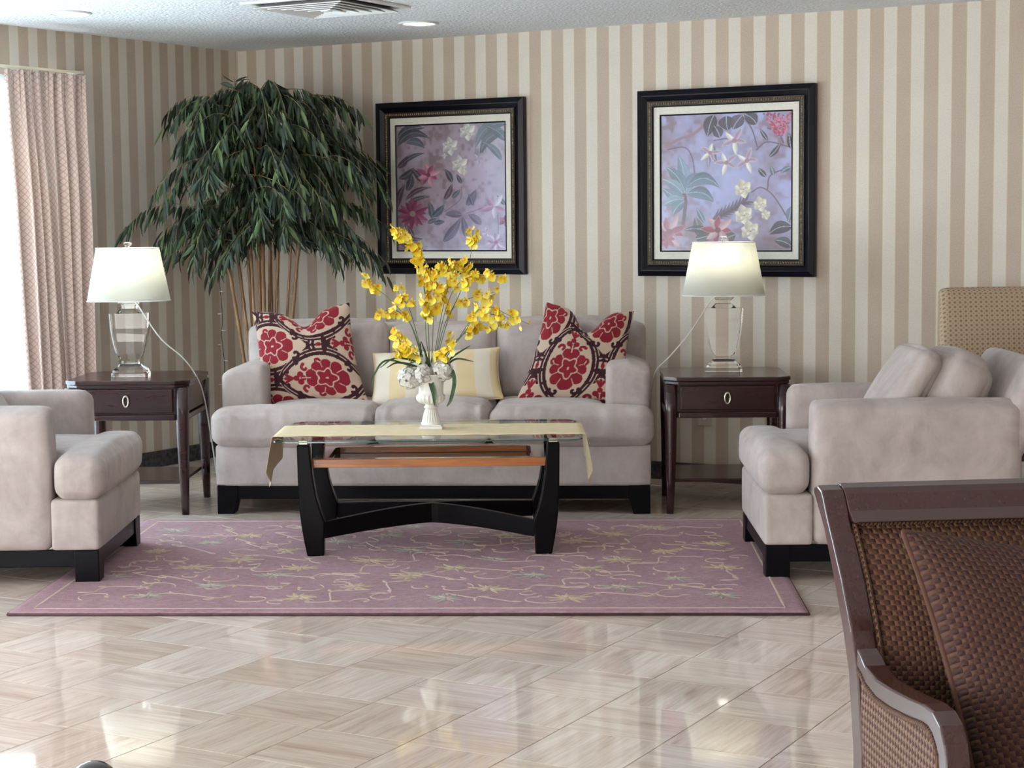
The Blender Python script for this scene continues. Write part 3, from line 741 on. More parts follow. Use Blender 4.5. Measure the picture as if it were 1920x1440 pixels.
def seating(name, loc, rotz, label, cat, W, D, n, armw, arm_y, arm_z, seat_front, back_z, back_lean=.0, group=None, seed=0, pull=0.0, n_mid_drop=0.0):
    t = empty(name, loc, rotz, label, cat, group); w = W/2; PZ = .138
    # plinth rails and feet
    m = MB()
    m.box(-w+.10, w-.10, .012, .034, .072, PZ).box(-w+.10, w-.10, D-.034, D-.012, .072, PZ)
    m.box(-w+.012, -w+.034, .09, D-.09, .072, PZ).box(w-.034, w-.012, .09, D-.09, .072, PZ); m.build('plinth', M_BLACK, t, bevel=.003)
    for sx in (-1, 1):
        for y0 in (.006, D-.10):
            m = MB(); x0, x1 = (-w+.006, -w+.108) if sx < 0 else (w-.108, w-.006)
            leg_poly(m, x0, x1, 1 if sx < 0 else -1, y0, y0+.094, PZ); m.build('leg', M_BLACK, t, bevel=.004)
    upbox('front_base', -w+.002, w-.002, .0, arm_y+.004, PZ-.004, .335, .018, t, puff=(0, .004, 0), n=16)
    upbox('seat_deck', -w+armw-.004, w-armw+.004, arm_y-.02, D-.02, PZ+.004, .328, .015, t, n=10)
    for sx in (-1, 1):
        x0, x1 = (-w, -w+armw) if sx < 0 else (w-armw, w)
        V, F = soft(armw, D-arm_y-.006, arm_z-PZ+.004, .034, 18, puff=(.004, .004, .004), wr=.0022, wseed=seed+sx, wscale=8)
        V = V+np.array([(x0+x1)/2, (arm_y+D-.002)/2, (arm_z+PZ-.004)/2])
        k = np.clip((V[:, 2]-.60)/.1, 0, 1)*((V[:, 0]-(x0+x1)/2)*sx > 0); V[:, 2] -= k*.35*np.abs(V[:, 0]-(x0+x1)/2)
        mk('arm', V, F, M_SUEDE, t)
    # seat cushions
    sw = (W-2*armw)/n; yb = D-.30; zt = .50
    for k in range(n):
        x0, x1 = -w+armw+k*sw, -w+armw+(k+1)*sw; parts = []
        e0 = (k == 0 and arm_y > .1); e1 = (k == n-1 and arm_y > .1)
        f0 = x0-(armw if e0 else 0)-(.012 if e0 else 0); f1 = x1+(armw if e1 else 0)+(.012 if e1 else 0)
        zz = zt+(.012 if n == 3 and k == 1 else 0)
        hh = zz-.337
        V, F = soft(x1-x0-.006, yb-seat_front+.0, hh, .042, 18, puff=(.003, .012, .028), wr=.003, wseed=seed+k+3, wscale=8, gather=.005)
        V = V+np.array([(x0+x1)/2, (yb+seat_front)/2-.001, .337+hh/2]); parts.append((V, F))
        if f0 < x0-.01 or f1 > x1+.01:
            V, F = soft(f1-f0-.004, arm_y-seat_front-.014, hh, .042, 22, puff=(.004, .012, .024), wr=.0035, wseed=seed+k+9, wscale=9, gather=.0035)
            V = V+np.array([(f0+f1)/2, (seat_front+arm_y-.014)/2, .337+hh/2]); parts.append((V, F))
        V, F = merge(*parts); sl = np.clip((.35-V[:, 1])/.4, 0, 1)
        o = mk('seat_cushion', V, F, M_SUEDE, t)
        rm = o.modifiers.new('remesh', 'REMESH'); rm.mode = 'VOXEL'; rm.voxel_size = .0085; rm.use_smooth_shade = True
        cs = o.modifiers.new('smooth', 'SMOOTH'); cs.iterations = 5; cs.factor = .5
    return t
SOFA = seating('sofa', (-.386, 8.485, 0), math.radians(-3.5), 'taupe suede three-seat sofa with black block feet', 'sofa', 2.085, .93, 3, .215, .17, .705, -.035, .87, seed=2)
def sofa_back(t):
    upbox('backrest', -1.03, 1.03, .74, .93, .30, .868, .05, t, n=18, puff=(0, .01, .006))
    cw = 1.655/3
    for k in range(3):
        x0 = -.8275+k*cw+(-.075 if k == 0 else 0); x1 = -.8275+(k+1)*cw+(.075 if k == 2 else 0)
        zt = (.893, .872, .898)[k]
        V, F = soft(x1-x0-.004, .20, zt-.47, .07, 20, puff=(.004, .03, .012), wr=.006, wseed=20+k, wscale=7)
        V[:, 2] -= .02*np.exp(-((V[:, 0]/(x1-x0))/.35)**2)*(V[:, 2] > .1)*(k == 1)
        V = xf(V-np.array([0, 0, -.2]), (0, 0, -.2), rx=math.radians(-9))
        mk('back_cushion', V+np.array([(x0+x1)/2, .635, (zt+.475)/2]), F, M_SUEDE, t)
sofa_back(SOFA)
def armchair(loc, rotz, label, seed, group):
    t = seating('armchair', loc, rotz, label, 'armchair', .86, .985, 1, .155, .185, .688, -.012, .84, seed=seed, group=group)
    # leaning upholstered backrest standing above the arms
    V, F = soft(.845, .13, .60, .045, 16, puff=(0, .006, .006)); V = xf(V-np.array([0, 0, -.3]), (0, 0, -.3), rx=math.radians(-27))
    V = V+np.array([0, .82, .585]); mk('backrest', V, F, M_SUEDE, t)
    upbox('back_panel', -.42, .42, .90, .984, .14, .60, .03, t)
    V, F = soft(.56, .19, .42, .075, 18, puff=(.012, .03, .02), wr=.006, wseed=seed+5, wscale=7); V = xf(V-np.array([0, 0, -.2]), (0, 0, -.2), rx=math.radians(-25))
    mk('back_cushion', V+np.array([0, .665, .665]), F, M_SUEDE, t)
    return t
CHR = armchair((.972, 7.245, 0), math.radians(-90-1.5), 'taupe suede armchair on the right, its side to the camera', 31, 'matching taupe armchairs facing each other')
CHL = armchair((-1.603, 7.285, 0), math.radians(90+1), 'taupe suede armchair cut off by the left edge of the photo', 47, 'matching taupe armchairs facing each other')
def loose_cushion(chair, label, dy=0.0):
    V, F = soft(.50, .10, .40, .045, 18, puff=(.01, .03, .01), wr=.006, wseed=77, wscale=8); V = xf(V-np.array([0, 0, -.2]), (0, 0, -.2), rx=math.radians(-31))
    o = mk('cushion', V, F, M_SUEDE, None); o.rotation_euler[2] = chair.rotation_euler[2]
    q = Matrix.Rotation(chair.rotation_euler[2], 4, 'Z')@Vector((.02, .475+dy, .715)); o.location = chair.location+q
    return tag(o, label, 'cushion', 'loose taupe cushions on the armchairs')
loose_cushion(CHR, 'thin taupe cushion with welted edge leaning in the right armchair')
loose_cushion(CHL, 'thin taupe cushion leaning in the left armchair, mostly out of frame', .03)

# ------------------------------------------------------------------ throw pillows
def sstroke(X, Y, pts, w, w1=None):
    D = np.full(X.shape, -9., np.float32); n=len(pts)
    for k,(p, q) in enumerate(zip(pts, pts[1:])):
        vx, vy = q[0]-p[0], q[1]-p[1]; L2 = vx*vx+vy*vy+1e-12
        t = np.clip(((X-p[0])*vx+(Y-p[1])*vy)/L2, 0, 1); ww = w if w1 is None else w+(w1-w)*(k+t)/(n-1)
        D = np.maximum(D, ww-np.hypot(X-p[0]-t*vx, Y-p[1]-t*vy))
    return D
def spir(cx, cy, r, a0, turn, n=16, shrink=.8):
    return [(cx+r*(1-shrink*k/(n-1))*math.cos(a0+turn*k/(n-1)), cy+r*(1-shrink*k/(n-1))*math.sin(a0+turn*k/(n-1))) for k in range(n)]
def damask(X, Y):
    """ogee damask, period 1 in x and 1.5 in y with half drop; returns rgb"""
    X = X % 1.0; Y = Y % 1.5
    cream = np.array(lin(192, 168, 148)); dark = np.array(lin(52, 8, 24)); red = np.array(lin(132, 14, 36))
    col = np.zeros(X.shape+(3,)); col[:] = cream
    def put(mask, c): col[mask] = c
    for ph in (0, 1):
        for (cx, cy) in ((0, 0), (1, 0), (0, 1.5), (1, 1.5), (.5, .75)):
            x = X-cx; y = Y-cy; ax = np.abs(x); near = (ax < .52) & (np.abs(y) < .80)
            if ph == 0:
                bw = .385*np.clip(np.cos(PI*np.clip(y/1.22, -.5, .5)), 0, 1)**.72
                put((np.abs(ax-bw) < .068) & (np.abs(y) < .635), cream)
                put((np.abs(ax-bw) < .054) & (np.abs(y) < .63), dark)
                put((np.abs(ax-bw-.008) < .008) & (np.abs(y) < .56), cream)
                # inner knobs growing from the band
                for (kx, ky, kr) in ((.235, .36, .040), (.325, .20, .034), (.30, -.26, .036), (.22, -.42, .042), (.10, .50, .03)):
                    put((np.hypot(ax-kx, y-ky) < kr) & near, dark)
            else:
                # large scrolls filling the space between medallions
                put((sstroke(ax, y, spir(.135, -.40, .070, .4, -4.2), .026, .020) > 0) & near, dark)
                put((sstroke(ax, y, [(.0, .60), (.05, .66), (.13, .68)], .024) > 0) & near, dark)
                tl = (np.hypot(ax/.75, y-.475) < .044) | (sstroke(ax, y, [(0, .43), (.05, .515)], .022) > 0) | (np.hypot(ax, y-.53) < .024)
                put(tl & near, red)
                # small dark fleur and curls in the diamond between four frames
                xs = .5-ax
                put((sstroke(xs, y, spir(.062, .115, .052, -2.6, 4.2), .020, .014) > 0) & near, dark)
                put((sstroke(xs, y, [(.0, -.17), (.0, .17)], .016) > 0) & near, dark)
                put((sstroke(xs, y, spir(.058, -.10, .048, 2.6, -4.0), .020, .014) > 0) & near, dark)
                put((np.hypot(xs/.7, y) < .045) & near, red)
                # palmette
                yy = y+.05; r = np.hypot(ax*1.08, yy*.92); th = np.arctan2(yy, ax)
                lob = .292*(.80+.20*np.abs(np.cos(th*4.5+.35))**.7)*(1-.06*np.sin(th))
                m1 = (r < lob) & near; put(m1, red)
                rib = (np.abs(np.sin(th*4.5-1.22)) < .024/np.maximum(r, .05)) & (r > .165) & near & (r < lob*.97); put(rib, cream)
                for s_ in (1,):
                    ra = .128*(1+.20*np.cos(th*5-.2*0+PI/2)); put((np.abs(r-ra) < .011) & near, cream)
                put((np.hypot(ax/.6, yy+.005) < .024) & near, cream)
                # curled leaf tips cut out of the crown
                for (fx, fy, fr) in ((0, .375, .042), (.058, .315, .044), (0, .275, .04)): put((np.hypot(ax-fx, y-fy) < fr) & near, red)
                put((np.hypot(ax-.112, y-.262) < .020) & near, cream); put((sstroke(ax, y, spir(.15, .235, .062, .4, 3.9), .024, .018) > 0) & near, red)
                put((sstroke(ax, y, spir(.235, .06, .05, -1.2, 3.6), .020, .015) > 0) & near, red)
                put((sstroke(ax, y, [(.0, .30), (.0, .18)], .007) > 0) & near, cream)
    return col
def pillow(name, corners, thick, dip, colfn, mat, label, cat='pillow', group=None, n=150, pinch=.10, dipw=.3, piping=None, topn=None):
    """corners: BL, BR, TR, TL world points"""
    C = [np.array(c, float) for c in corners]; o0 = (C[0]+C[1])/2
    nrm = np.cross(C[1]-C[0], C[3]-C[0]); nrm /= np.linalg.norm(nrm)       # faces the camera side (-y)
    u = np.linspace(-1, 1, n+1); u = np.sin(u*PI/2*.92)/math.sin(PI/2*.92); U, W = np.meshgrid(u, u)
    def surf(sgn):
        # sides drawn in between the corners
        pu = U*(1-pinch*(1-W**2)*np.abs(U)**2); pw = W*(1-pinch*(1-U**2)*np.abs(W)**2)
        a = (pu+1)/2; b = (pw+1)/2
        P = ((1-a)*(1-b))[..., None]*C[0]+(a*(1-b))[..., None]*C[1]+(a*b)[..., None]*C[2]+((1-a)*b)[..., None]*C[3]
        k = dip*np.exp(-((U-.05)/dipw)**2)*np.clip((W+.3)/1.3, 0, 1)**2.5
        P = P-((C[3]+C[2]-C[0]-C[1])/np.linalg.norm(C[3]+C[2]-C[0]-C[1]))*k[..., None]
        th = thick/2*np.clip((1-U**2)*(1-W**2), 0, 1)**.42
        th = th*(1-.45*np.exp(-((U-.05)/.2)**2)*np.clip(W-.25, 0, 1)*(dip > .03))
        th = th+(.006*vnoise(np.stack([U, W, U*0], -1).reshape(-1, 3), 6, 5).reshape(U.shape))*np.clip((1-U**2)*(1-W**2)*3, 0, 1)
        return P+sgn*nrm*th[..., None]
    A = surf(1).reshape(-1, 3); Bk = surf(-1).reshape(-1, 3); N = n+1
    i = (np.arange(n)[:, None]*N+np.arange(n)[None]).ravel(); F1 = np.c_[i, i+1, i+N+1, i+N]; F2 = np.c_[i, i+N, i+N+1, i+1]+N*N
    col = colfn(U, W).reshape(-1, 3); V = np.vstack([A, Bk]); cc = np.vstack([col, col])
    uvp = np.c_[((U+1)/2*np.linalg.norm(C[1]-C[0])).ravel(), ((W+1)/2*np.linalg.norm(C[3]-C[0])).ravel()]
    o = mk(name, V-o0, np.vstack([F1, F2]), mat, None, col=cc, uv=np.vstack([uvp, uvp]), loc=tuple(o0))
    bm = bmesh.new(); bm.from_mesh(o.data); bmesh.ops.remove_doubles(bm, verts=bm.verts, dist=.0004); bm.to_mesh(o.data); bm.free()
    tag(o, label, cat, group)
    if piping:
        e = [(0, k) for k in range(N)]+[(k, n) for k in range(1, N)]+[(n, n-k) for k in range(1, N)]+[(n-k, 0) for k in range(1, N-1)]
        pts = [tuple(surf(1)[a, b]-o0) for a, b in e[::3]]; pts.append(pts[0]); MB().tube(pts, .005, 6, cap=False).build('piping', piping, o, True)
    return o
M_VELVET = vcol_mat('cut_velvet_damask', .9, .08, 0, 500, .4)
s1 = 1/.34
pillow('throw_pillow', [(-1.262, 8.86, .487), (-.70, 8.83, .487), (-.808, 8.995, .992), (-1.30, 9.02, .950)], .17, .085,
       lambda U, W: damask(.5+((W+1)/2-.24)*.50*s1, .75-((U+1)/2-.64)*.52*s1), M_VELVET, 'burgundy and cream damask pillow at the left end of the sofa, pattern lying sideways', group='damask pillows on the sofa', n=250)
pillow('throw_pillow', [(.005, 8.80, .487), (.565, 8.77, .487), (.610, 8.945, .935), (.175, 8.97, .985)], .17, .13,
       lambda U, W: damask(.5+((U+1)/2-.42)*.52*s1, .75+((W+1)/2-.36)*.50*s1), M_VELVET, 'burgundy and cream damask pillow at the right end of the sofa, upright pattern, chopped top', group='damask pillows on the sofa', n=250)
def stripes(U, W):
    a = np.array(lin(226, 204, 158)); b = np.array(lin(226, 216, 198)); f = ((U*1.9+.35) % 1.0 < .5)[..., None]; return np.where(f, a, b)
pillow('throw_pillow', [(-.700, 8.83, .470), (-.045, 8.80, .522), (-.062, 8.93, .760), (-.690, 8.96, .735)], .17, .0, stripes, vcol_mat('cream_gold_striped_satin', .5, .3, 0, 300, .2),
       'cream and gold striped lumbar pillow with piping behind the vase', n=90, pinch=.05, piping=mottled('gold_piping', lin(206, 186, 140), lin(220, 200, 156), .6, 20))

# ------------------------------------------------------------------ end tables
def end_table(loc, rotz, label, W=.60, D=.60, group='pair of dark end tables'):
    t = empty('end_table', loc, rotz, label, 'end table', group); w = W/2
    def plan(w_, y0, y1, c, st=.012):
        # rectangle with small stepped and clipped corners
        P = []
        for (sx, sy) in ((-1, -1), (1, -1), (1, 1), (-1, 1)):
            yy = y0 if sy < 0 else y1; x = sx*w_
            k = [(x, yy-sy*(c+st)), (x-sx*st, yy-sy*c), (x-sx*c, yy-sy*st), (x-sx*(c+st), yy)]
            P += k if sx*sy > 0 else k[::-1]
        return P
    m = MB(); m.prism(plan(w, 0, D, .050), .628, .648); m.build('table_top', M_MAHOG, t, bevel=.005, seg=3)
    m = MB(); m.prism(plan(w-.006, .006, D-.006, .048), .612, .6275); m.build('top_moulding', M_MAHOG, t, bevel=.003)
    m = MB(); m.box(-w+.05, w-.05, .035, D-.035, .48, .612); m.box(-w+.022, w-.022, .07, D-.07, .488, .612); m.build('case', M_MAHOG, t, bevel=.003)
    m = MB(); m.prism(plan(w-.012, .012, D-.012, .048), .456, .482); m.build('apron_moulding', M_MAHOG, t, bevel=.004)
    d = MB().box(-w+.078, w-.078, .016, .036, .492, .606).build('drawer', M_MAHOG, t, bevel=.005, seg=3)
    ring = [(0+.013*math.cos(a), .008, .549+.026*math.sin(a)) for a in np.linspace(0, 2*PI, 25)]
    MB().tube(ring, .0042, 8, cap=False).build('ring_pull', M_NICKEL, d, True)
    MB().tube([(0, .016, .573), (0, .004, .574)], .004, 8).build('pull_mount', M_NICKEL, d, True)
    for sx in (-1, 1):
        for sy, y in ((-1, .034), (1, D-.034)):
            pr = [(.612, 0, .029), (.48, 0, .029), (.42, 0, .028), (.30, .002, .025), (.14, .010, .0205), (0, .020, .0165)]
            m = MB(); V = []
            for z, o_, h in pr:
                cx = sx*(w-.036)+sx*o_*.4-sx*(.024-h)*.2; cy = y+sy*o_*.6
                q = []
                for k in range(12):
                    a = 2*PI*k/12; ca, sa = math.cos(a), math.sin(a); s = (abs(ca)**5+abs(sa)**5)**-.2; q.append((cx+h*ca*s, cy+h*sa*s, z))
                V += q
            m.add(V, [(i*12+j, (i+1)*12+j, (i+1)*12+(j+1) % 12, i*12+(j+1) % 12) for i in range(len(pr)-1) for j in range(12)]+[tuple(range(60, 72))[::-1], tuple(range(12))])
            m.build('leg', M_MAHOG, t, True)
    m = MB(); m.box(-w+.05, w-.05, .05, D-.05, .145, .162); m.build('lower_shelf', M_MAHOG, t, bevel=.004)
    return t
TR = end_table((1.012, 8.405, 0), math.radians(-2.5), 'dark mahogany end table between the sofa and the right armchair')
TL = end_table((-1.842, 8.53, 0), math.radians(-1.0), 'dark mahogany end table by the curtain, under the left lamp')

# ------------------------------------------------------------------ lamps
def lamp(loc, rotz, label):
    t = empty('table_lamp', loc, rotz, label, 'lamp', 'matching crystal table lamps')
    def slab(prof, name, mat=M_CRYS, ch=.2):
        V = []
        for hx, hy, z in prof:
            c = ch*min(hx, hy)
            V += [(-hx+c, -hy, z), (hx-c, -hy, z), (hx, -hy+c, z), (hx, hy-c, z), (hx-c, hy, z), (-hx+c, hy, z), (-hx, hy-c, z), (-hx, -hy+c, z)]
        n = len(prof); F = [(i*8+j, i*8+(j+1) % 8, (i+1)*8+(j+1) % 8, (i+1)*8+j) for i in range(n-1) for j in range(8)]+[tuple(range(8))[::-1], tuple(range((n-1)*8, n*8))]
        return mk(name, V, F, mat, t, False)
    slab([(.090, .066, .0005), (.090, .066, .020)], 'base_plinth')
    slab([(.084, .060, .0208), (.082, .058, .034), (.060, .044, .050), (.052, .038, .062)], 'base_step')
    slab([(.040, .03, .0628), (.040, .03, .078), (.050, .034, .085), (.066, .044, .115), (.080, .050, .17), (.090, .053, .24), (.094, .054, .31)], 'crystal_body', ch=.14)
    slab([(.060, .045, .3108), (.046, .036, .326), (.040, .032, .332)], 'shoulder')
    slab([(.036, .03, .3328), (.036, .03, .348), (.050, .04, .360), (.050, .04, .372)], 'neck')
    MB().tube([(0, 0, .373), (0, 0, .43)], .008, 12).tube([(0, 0, .42), (0, 0, .47)], .016, 12).build('socket', M_BRASS, t, True)
    MB().lathe([(.012, .47), (.028, .50), (.032, .525), (.02, .555), (.001, .565)], 16).build('bulb', base_mat('frosted_bulb', (.92, .92, .88), .3), t, True)
    hp = spline([(0, 0, .42), (.055, 0, .47), (.06, 0, .55), (.0, 0, .622)], 16); hp2 = [Vector((-p.x, p.y, p.z)) for p in hp]
    MB().tube(hp, .0022, 6).tube(hp2, .0022, 6).build('harp', M_BRASS, t, True)
    m = MB(); K = 64; V = []
    for (hw, hd, z) in ((.200, .125, .370), (.151, .092, .628), (.149, .090, .628), (.198, .123, .370)):
        for j in range(K):
            a = 2*PI*j/K; ca, sa = math.cos(a), math.sin(a); q = (abs(ca)**2.7+abs(sa)**2.7)**(-1/2.7); V.append((hw*ca*q, hd*sa*q, z))
    m.add(V, [(i*K+j, i*K+(j+1) % K, ((i+1) % 4)*K+(j+1) % K, ((i+1) % 4)*K+j) for i in range(4) for j in range(K)]); sh_ = m.build('lamp_shade', M_SHADE, t, True)
    for z, hw, hd in ((.3705, .2005, .1255), (.6275, .1515, .0925)):
        pts = []
        for j in range(K+1):
            a = 2*PI*j/K; ca, sa = math.cos(a), math.sin(a); q = (abs(ca)**2.7+abs(sa)**2.7)**(-1/2.7); pts.append((hw*ca*q, hd*sa*q, z))
        MB().tube(pts, .0025, 6, cap=False).build('shade_rim', M_WHITE, sh_, True)
    MB().tube([(-.148, 0, .622), (.148, 0, .622)], .0022, 6).build('spider_arm', M_BRASS, t, True)
    MB().tube([(0, -.09, .6175), (0, .09, .6175)], .0022, 6).build('spider_arm', M_BRASS, t, True)
    bl = bpy.data.lights.new('bulb_glow', 'POINT'); bl.energy = 2.2; bl.color = (1, .95, .86); bl.shadow_soft_size = .04
    lo = bpy.data.objects.new('bulb_glow', bl); COL.objects.link(lo); lo.parent = t; lo.location = (0, 0, .595)
    MB().lathe([(.005, .622), (.006, .632), (.020, .646), (.021, .652), (.012, .655)], 20).build('finial', M_CRYS, t, True)
    return t
LR = lamp((1.032, 8.74, .6485), math.radians(-6), 'crystal lamp with cream shade on the right end table')
LLm = lamp((-1.868, 8.80, .6485), math.radians(4), 'crystal lamp with cream shade on the left end table')
def cord(pts, label, r=.0035):
    o = MB().tube(spline(pts, 60), r, 8).build('lamp_cord', M_CORD, None, True); return tag(o, label, 'cord', 'lamp cords')
cord([(-1.828, 8.745, 1.012), (-1.795, 8.70, .985), (-1.70, 8.70, .84), (-1.60, 8.72, .745), (-1.545, 8.75, .66), (-1.515, 8.80, .55), (-1.500, 8.9, .33), (-1.485, 8.95, .14), (-1.47, 9.0, .006), (-1.45, 9.1, .005)], 'pale flex looping from the left lamp over the table edge to the floor')
cord([(.985, 8.70, 1.012), (.955, 8.68, .985), (.86, 8.68, .84), (.76, 8.70, .72), (.700, 8.72, .655), (.680, 8.75, .55), (.672, 8.95, .3), (.672, 9.2, .12), (.69, 9.5, .15)], 'flex looping from the right lamp down between table and sofa', .0028)
# wall outlet below the right table
q = CN+D1*s_(.285)-N1*.0005
t = empty('wall_outlet', (q.x, q.y, .36), A1, 'small cream outlet plate on the wall behind the right end table', 'outlet')
MB().box(-.038, .038, -.006, 0, -.06, .06).build('cover_plate', mottled('cream_plastic', lin(196, 186, 166), lin(204, 194, 176), .5, 8), t, bevel=.002)
for z in (-.022, .022): MB().lathe([(.014, 0), (.015, .002), (.001, .002)], 16).build('socket_face', M_WHITE, t, True); bpy.context.view_layer.update()
for k, ch in enumerate([c for c in t.children if c.name.startswith('socket_face')]): ch.rotation_euler[0] = PI/2; ch.location = (0, -.006, (-.022, .022)[k])

# ------------------------------------------------------------------ coffee table
CT = empty('coffee_table', (-.3475, 7.64, 0), 0, 'black wooden coffee table with clear glass top and arched cross stretchers', 'coffee table')
M_BLK2 = mottled('black_satin_wood', lin(6, 5, 8), lin(12, 9, 12), .3, 5, Specular_IOR_Level=.1)
m = MB(); a_, b_, c_ = .635, .372, .07; P = []
for sx, sy, a0 in ((1, -1, -PI/2), (1, 1, 0), (-1, 1, PI/2), (-1, -1, PI)):
    for k in range(9): an = a0+k*PI/16; P.append((sx*(a_-c_)+c_*math.cos(an), sy*(b_-c_)+c_*math.sin(an)))
def ringpoly(sc, z): return [(x*(1-sc/a_), y*(1-sc/b_), z) for x, y in P]
n_ = len(P); V = ringpoly(.0, .495)+ringpoly(0, .500)+ringpoly(.016, .505)
F = [tuple(range(n_))[::-1], tuple(range(2*n_, 3*n_))]+[(r*n_+i, r*n_+(i+1) % n_, (r+1)*n_+(i+1) % n_, (r+1)*n_+i) for r in (0, 1) for i in range(n_)]
M_TTOP = thin_glass('table_glass', (.90, .96, .94)); M_TEDGE = base_mat('green_glass_edge', lin(36, 78, 74), .08, Coat_Weight=1.0)
mk('glass_top', V, F, None, CT, False, mats=[M_TTOP, M_TEDGE], fm=[0, 0]+[1]*n_+[0]*n_)
for sx in (-1, 1):
    for sy in (-1, 1):
        pr_o = [(.541, .478), (.539, .33), (.536, .22), (.528, .14), (.517, .07), (.506, .0142)]; pr_i = [(.437, .0142), (.435, .086), (.430, .155), (.447, .20), (.464, .26), (.478, .35), (.489, .478)]
        poly = [(sx*x, z) for x, z in pr_o+pr_i]; m = MB(); y0, y1 = (-.295, -.238) if sy < 0 else (.238, .295)
        m.prism(poly, y0, y1, 'y'); m.build('leg', M_BLK2, CT, bevel=.006, seg=3)
        MB().box(sx*.515-.018, sx*.515+.018, (y0+y1)/2-.018, (y0+y1)/2+.018, .478, .4948).build('glass_pad', M_NICKEL, CT, bevel=.002)
for sy, nm in ((-1, 'stretcher'), (1, 'stretcher')):
    # each arched stretcher sweeps from one foot through the centre to the other foot
    V = []; N_ = 32
    for i in range(N_+1):
        u = -1+2*i/N_; x = u*.434; q = abs(u); y = sy*(.018+.248*q**1.25); zt = .155+.036*(1-q**1.5); zb = .086+.022*(1-q**1.6)
        for dy in (-.02, .02):
            V += [(x, y+dy, zb), (x, y+dy, zt)]
    F = []
    for i in range(N_):
        a = i*4; F += [(a, a+4, a+5, a+1), (a+2, a+3, a+7, a+6), (a+1, a+5, a+7, a+3), (a, a+2, a+6, a+4)]
    F += [(0, 1, 3, 2), (N_*4, N_*4+2, N_*4+3, N_*4+1)]
    o = mk(nm, V, F, M_BLK2, CT, False); bv = o.modifiers.new('bevel', 'BEVEL'); bv.width = .004; bv.segments = 2; bv.limit_method = 'ANGLE'
    bm = bmesh.new(); bm.from_mesh(o.data); bmesh.ops.recalc_face_normals(bm, faces=bm.faces); bm.to_mesh(o.data); bm.free()
sh_ = empty('shelf', (0, 0, 0)); sh_.parent = CT
MB().box(-.486, .486, -.243, -.222, .376, .410).build('front_rail', M_ORANGE, sh_, bevel=.002)
MB().box(-.486, .486, .222, .243, .376, .410).build('back_rail', M_ORANGE, sh_, bevel=.002)
M_SHF = wood('walnut_shelf_top', lin(66, 46, 44), lin(96, 70, 66), .12)
def rr(a, b, c, k=6):
    P = []
    for sx, sy, a0 in ((1, -1, -PI/2), (1, 1, 0), (-1, 1, PI/2), (-1, -1, PI)):
        for i in range(k+1): an = a0+i*PI/2/k; P.append((sx*(a-c)+c*math.cos(an), sy*(b-c)+c*math.sin(an)))
    return P
O_, I_ = rr(.484, .2215, .002), rr(.425, .185, .04); n_ = len(O_)
V = [(x, y, .409) for x, y in O_]+[(x, y, .409) for x, y in I_]+[(x, y, .378) for x, y in I_]+[(x, y, .378) for x, y in O_]
mk('shelf_frame', V, [(r*n_+i, r*n_+(i+1) % n_, ((r+1) % 4)*n_+(i+1) % n_, ((r+1) % 4)*n_+i) for r in range(4) for i in range(n_)], M_SHF, sh_, False)
V = [(x, y, z) for z in (.379, .382) for x, y in rr(.423, .183, .04)]
mk('inset_panel', V, [tuple(range(n_))[::-1], tuple(range(n_, 2*n_))]+[(i, (i+1) % n_, n_+(i+1) % n_, n_+i) for i in range(n_)], M_SHF, sh_, False)
MB().box(-.423, .423, .178, .184, .383, .408).build('back_lip', M_ORANGE, sh_, bevel=.001)

# table runner
M_RUN = mottled('cream_runner_cloth', lin(234, 213, 172), lin(242, 224, 186), .9, 24, 700, .3)
V = []; NI = 90; NJ = 16
path = []
def rpt(s, v):
    """s in [-1,1] along the runner, v in [0,1] across"""
    top = .655; hang = .24; Ltot = top+hang; d = abs(s)*Ltot; sg = 1 if s > 0 else -1
    y = -.225+.40*v
    if d < top-.02: return (sg*d, y, .5065+.0008*math.sin(d*40+v*5))
    e = d-(top-.02); tip = 1-abs(v-.5)*2; L = (hang*.62+hang*.42*tip)*(e/(hang+.02))
    if L < .02: a = L/.02*PI/2; return (sg*(top-.02+.0127*math.sin(a)+.006), y, .5065-.0127*(1-math.cos(a)))
    L -= .02; w_ = .018*math.sin(v*9+1)*min(1, L*8)
    return (sg*(top-.0013+w_*.7+.10*L+.03*tip*L*4*(1 if sg < 0 else .3)), y+.04*L*(1 if sg < 0 else -.5), .4938-L)
for i in range(NI+1):
    s = -1+2*i/NI; s = math.copysign(abs(s)**.6, s)
    for j in range(NJ+1): V.append(rpt(s, j/NJ))
i = (np.arange(NI)[:, None]*(NJ+1)+np.arange(NJ)[None]).ravel(); F = np.c_[i, i+NJ+1, i+NJ+2, i+1]
ru = mk('table_runner', V, F, M_RUN, None, loc=(-.3475, 7.64, 0)); tag(ru, 'pale gold runner with pointed ends hanging over the coffee table', 'table runner')
so = ru.modifiers.new('thickness', 'SOLIDIFY'); so.thickness = .0016; so.offset = 0

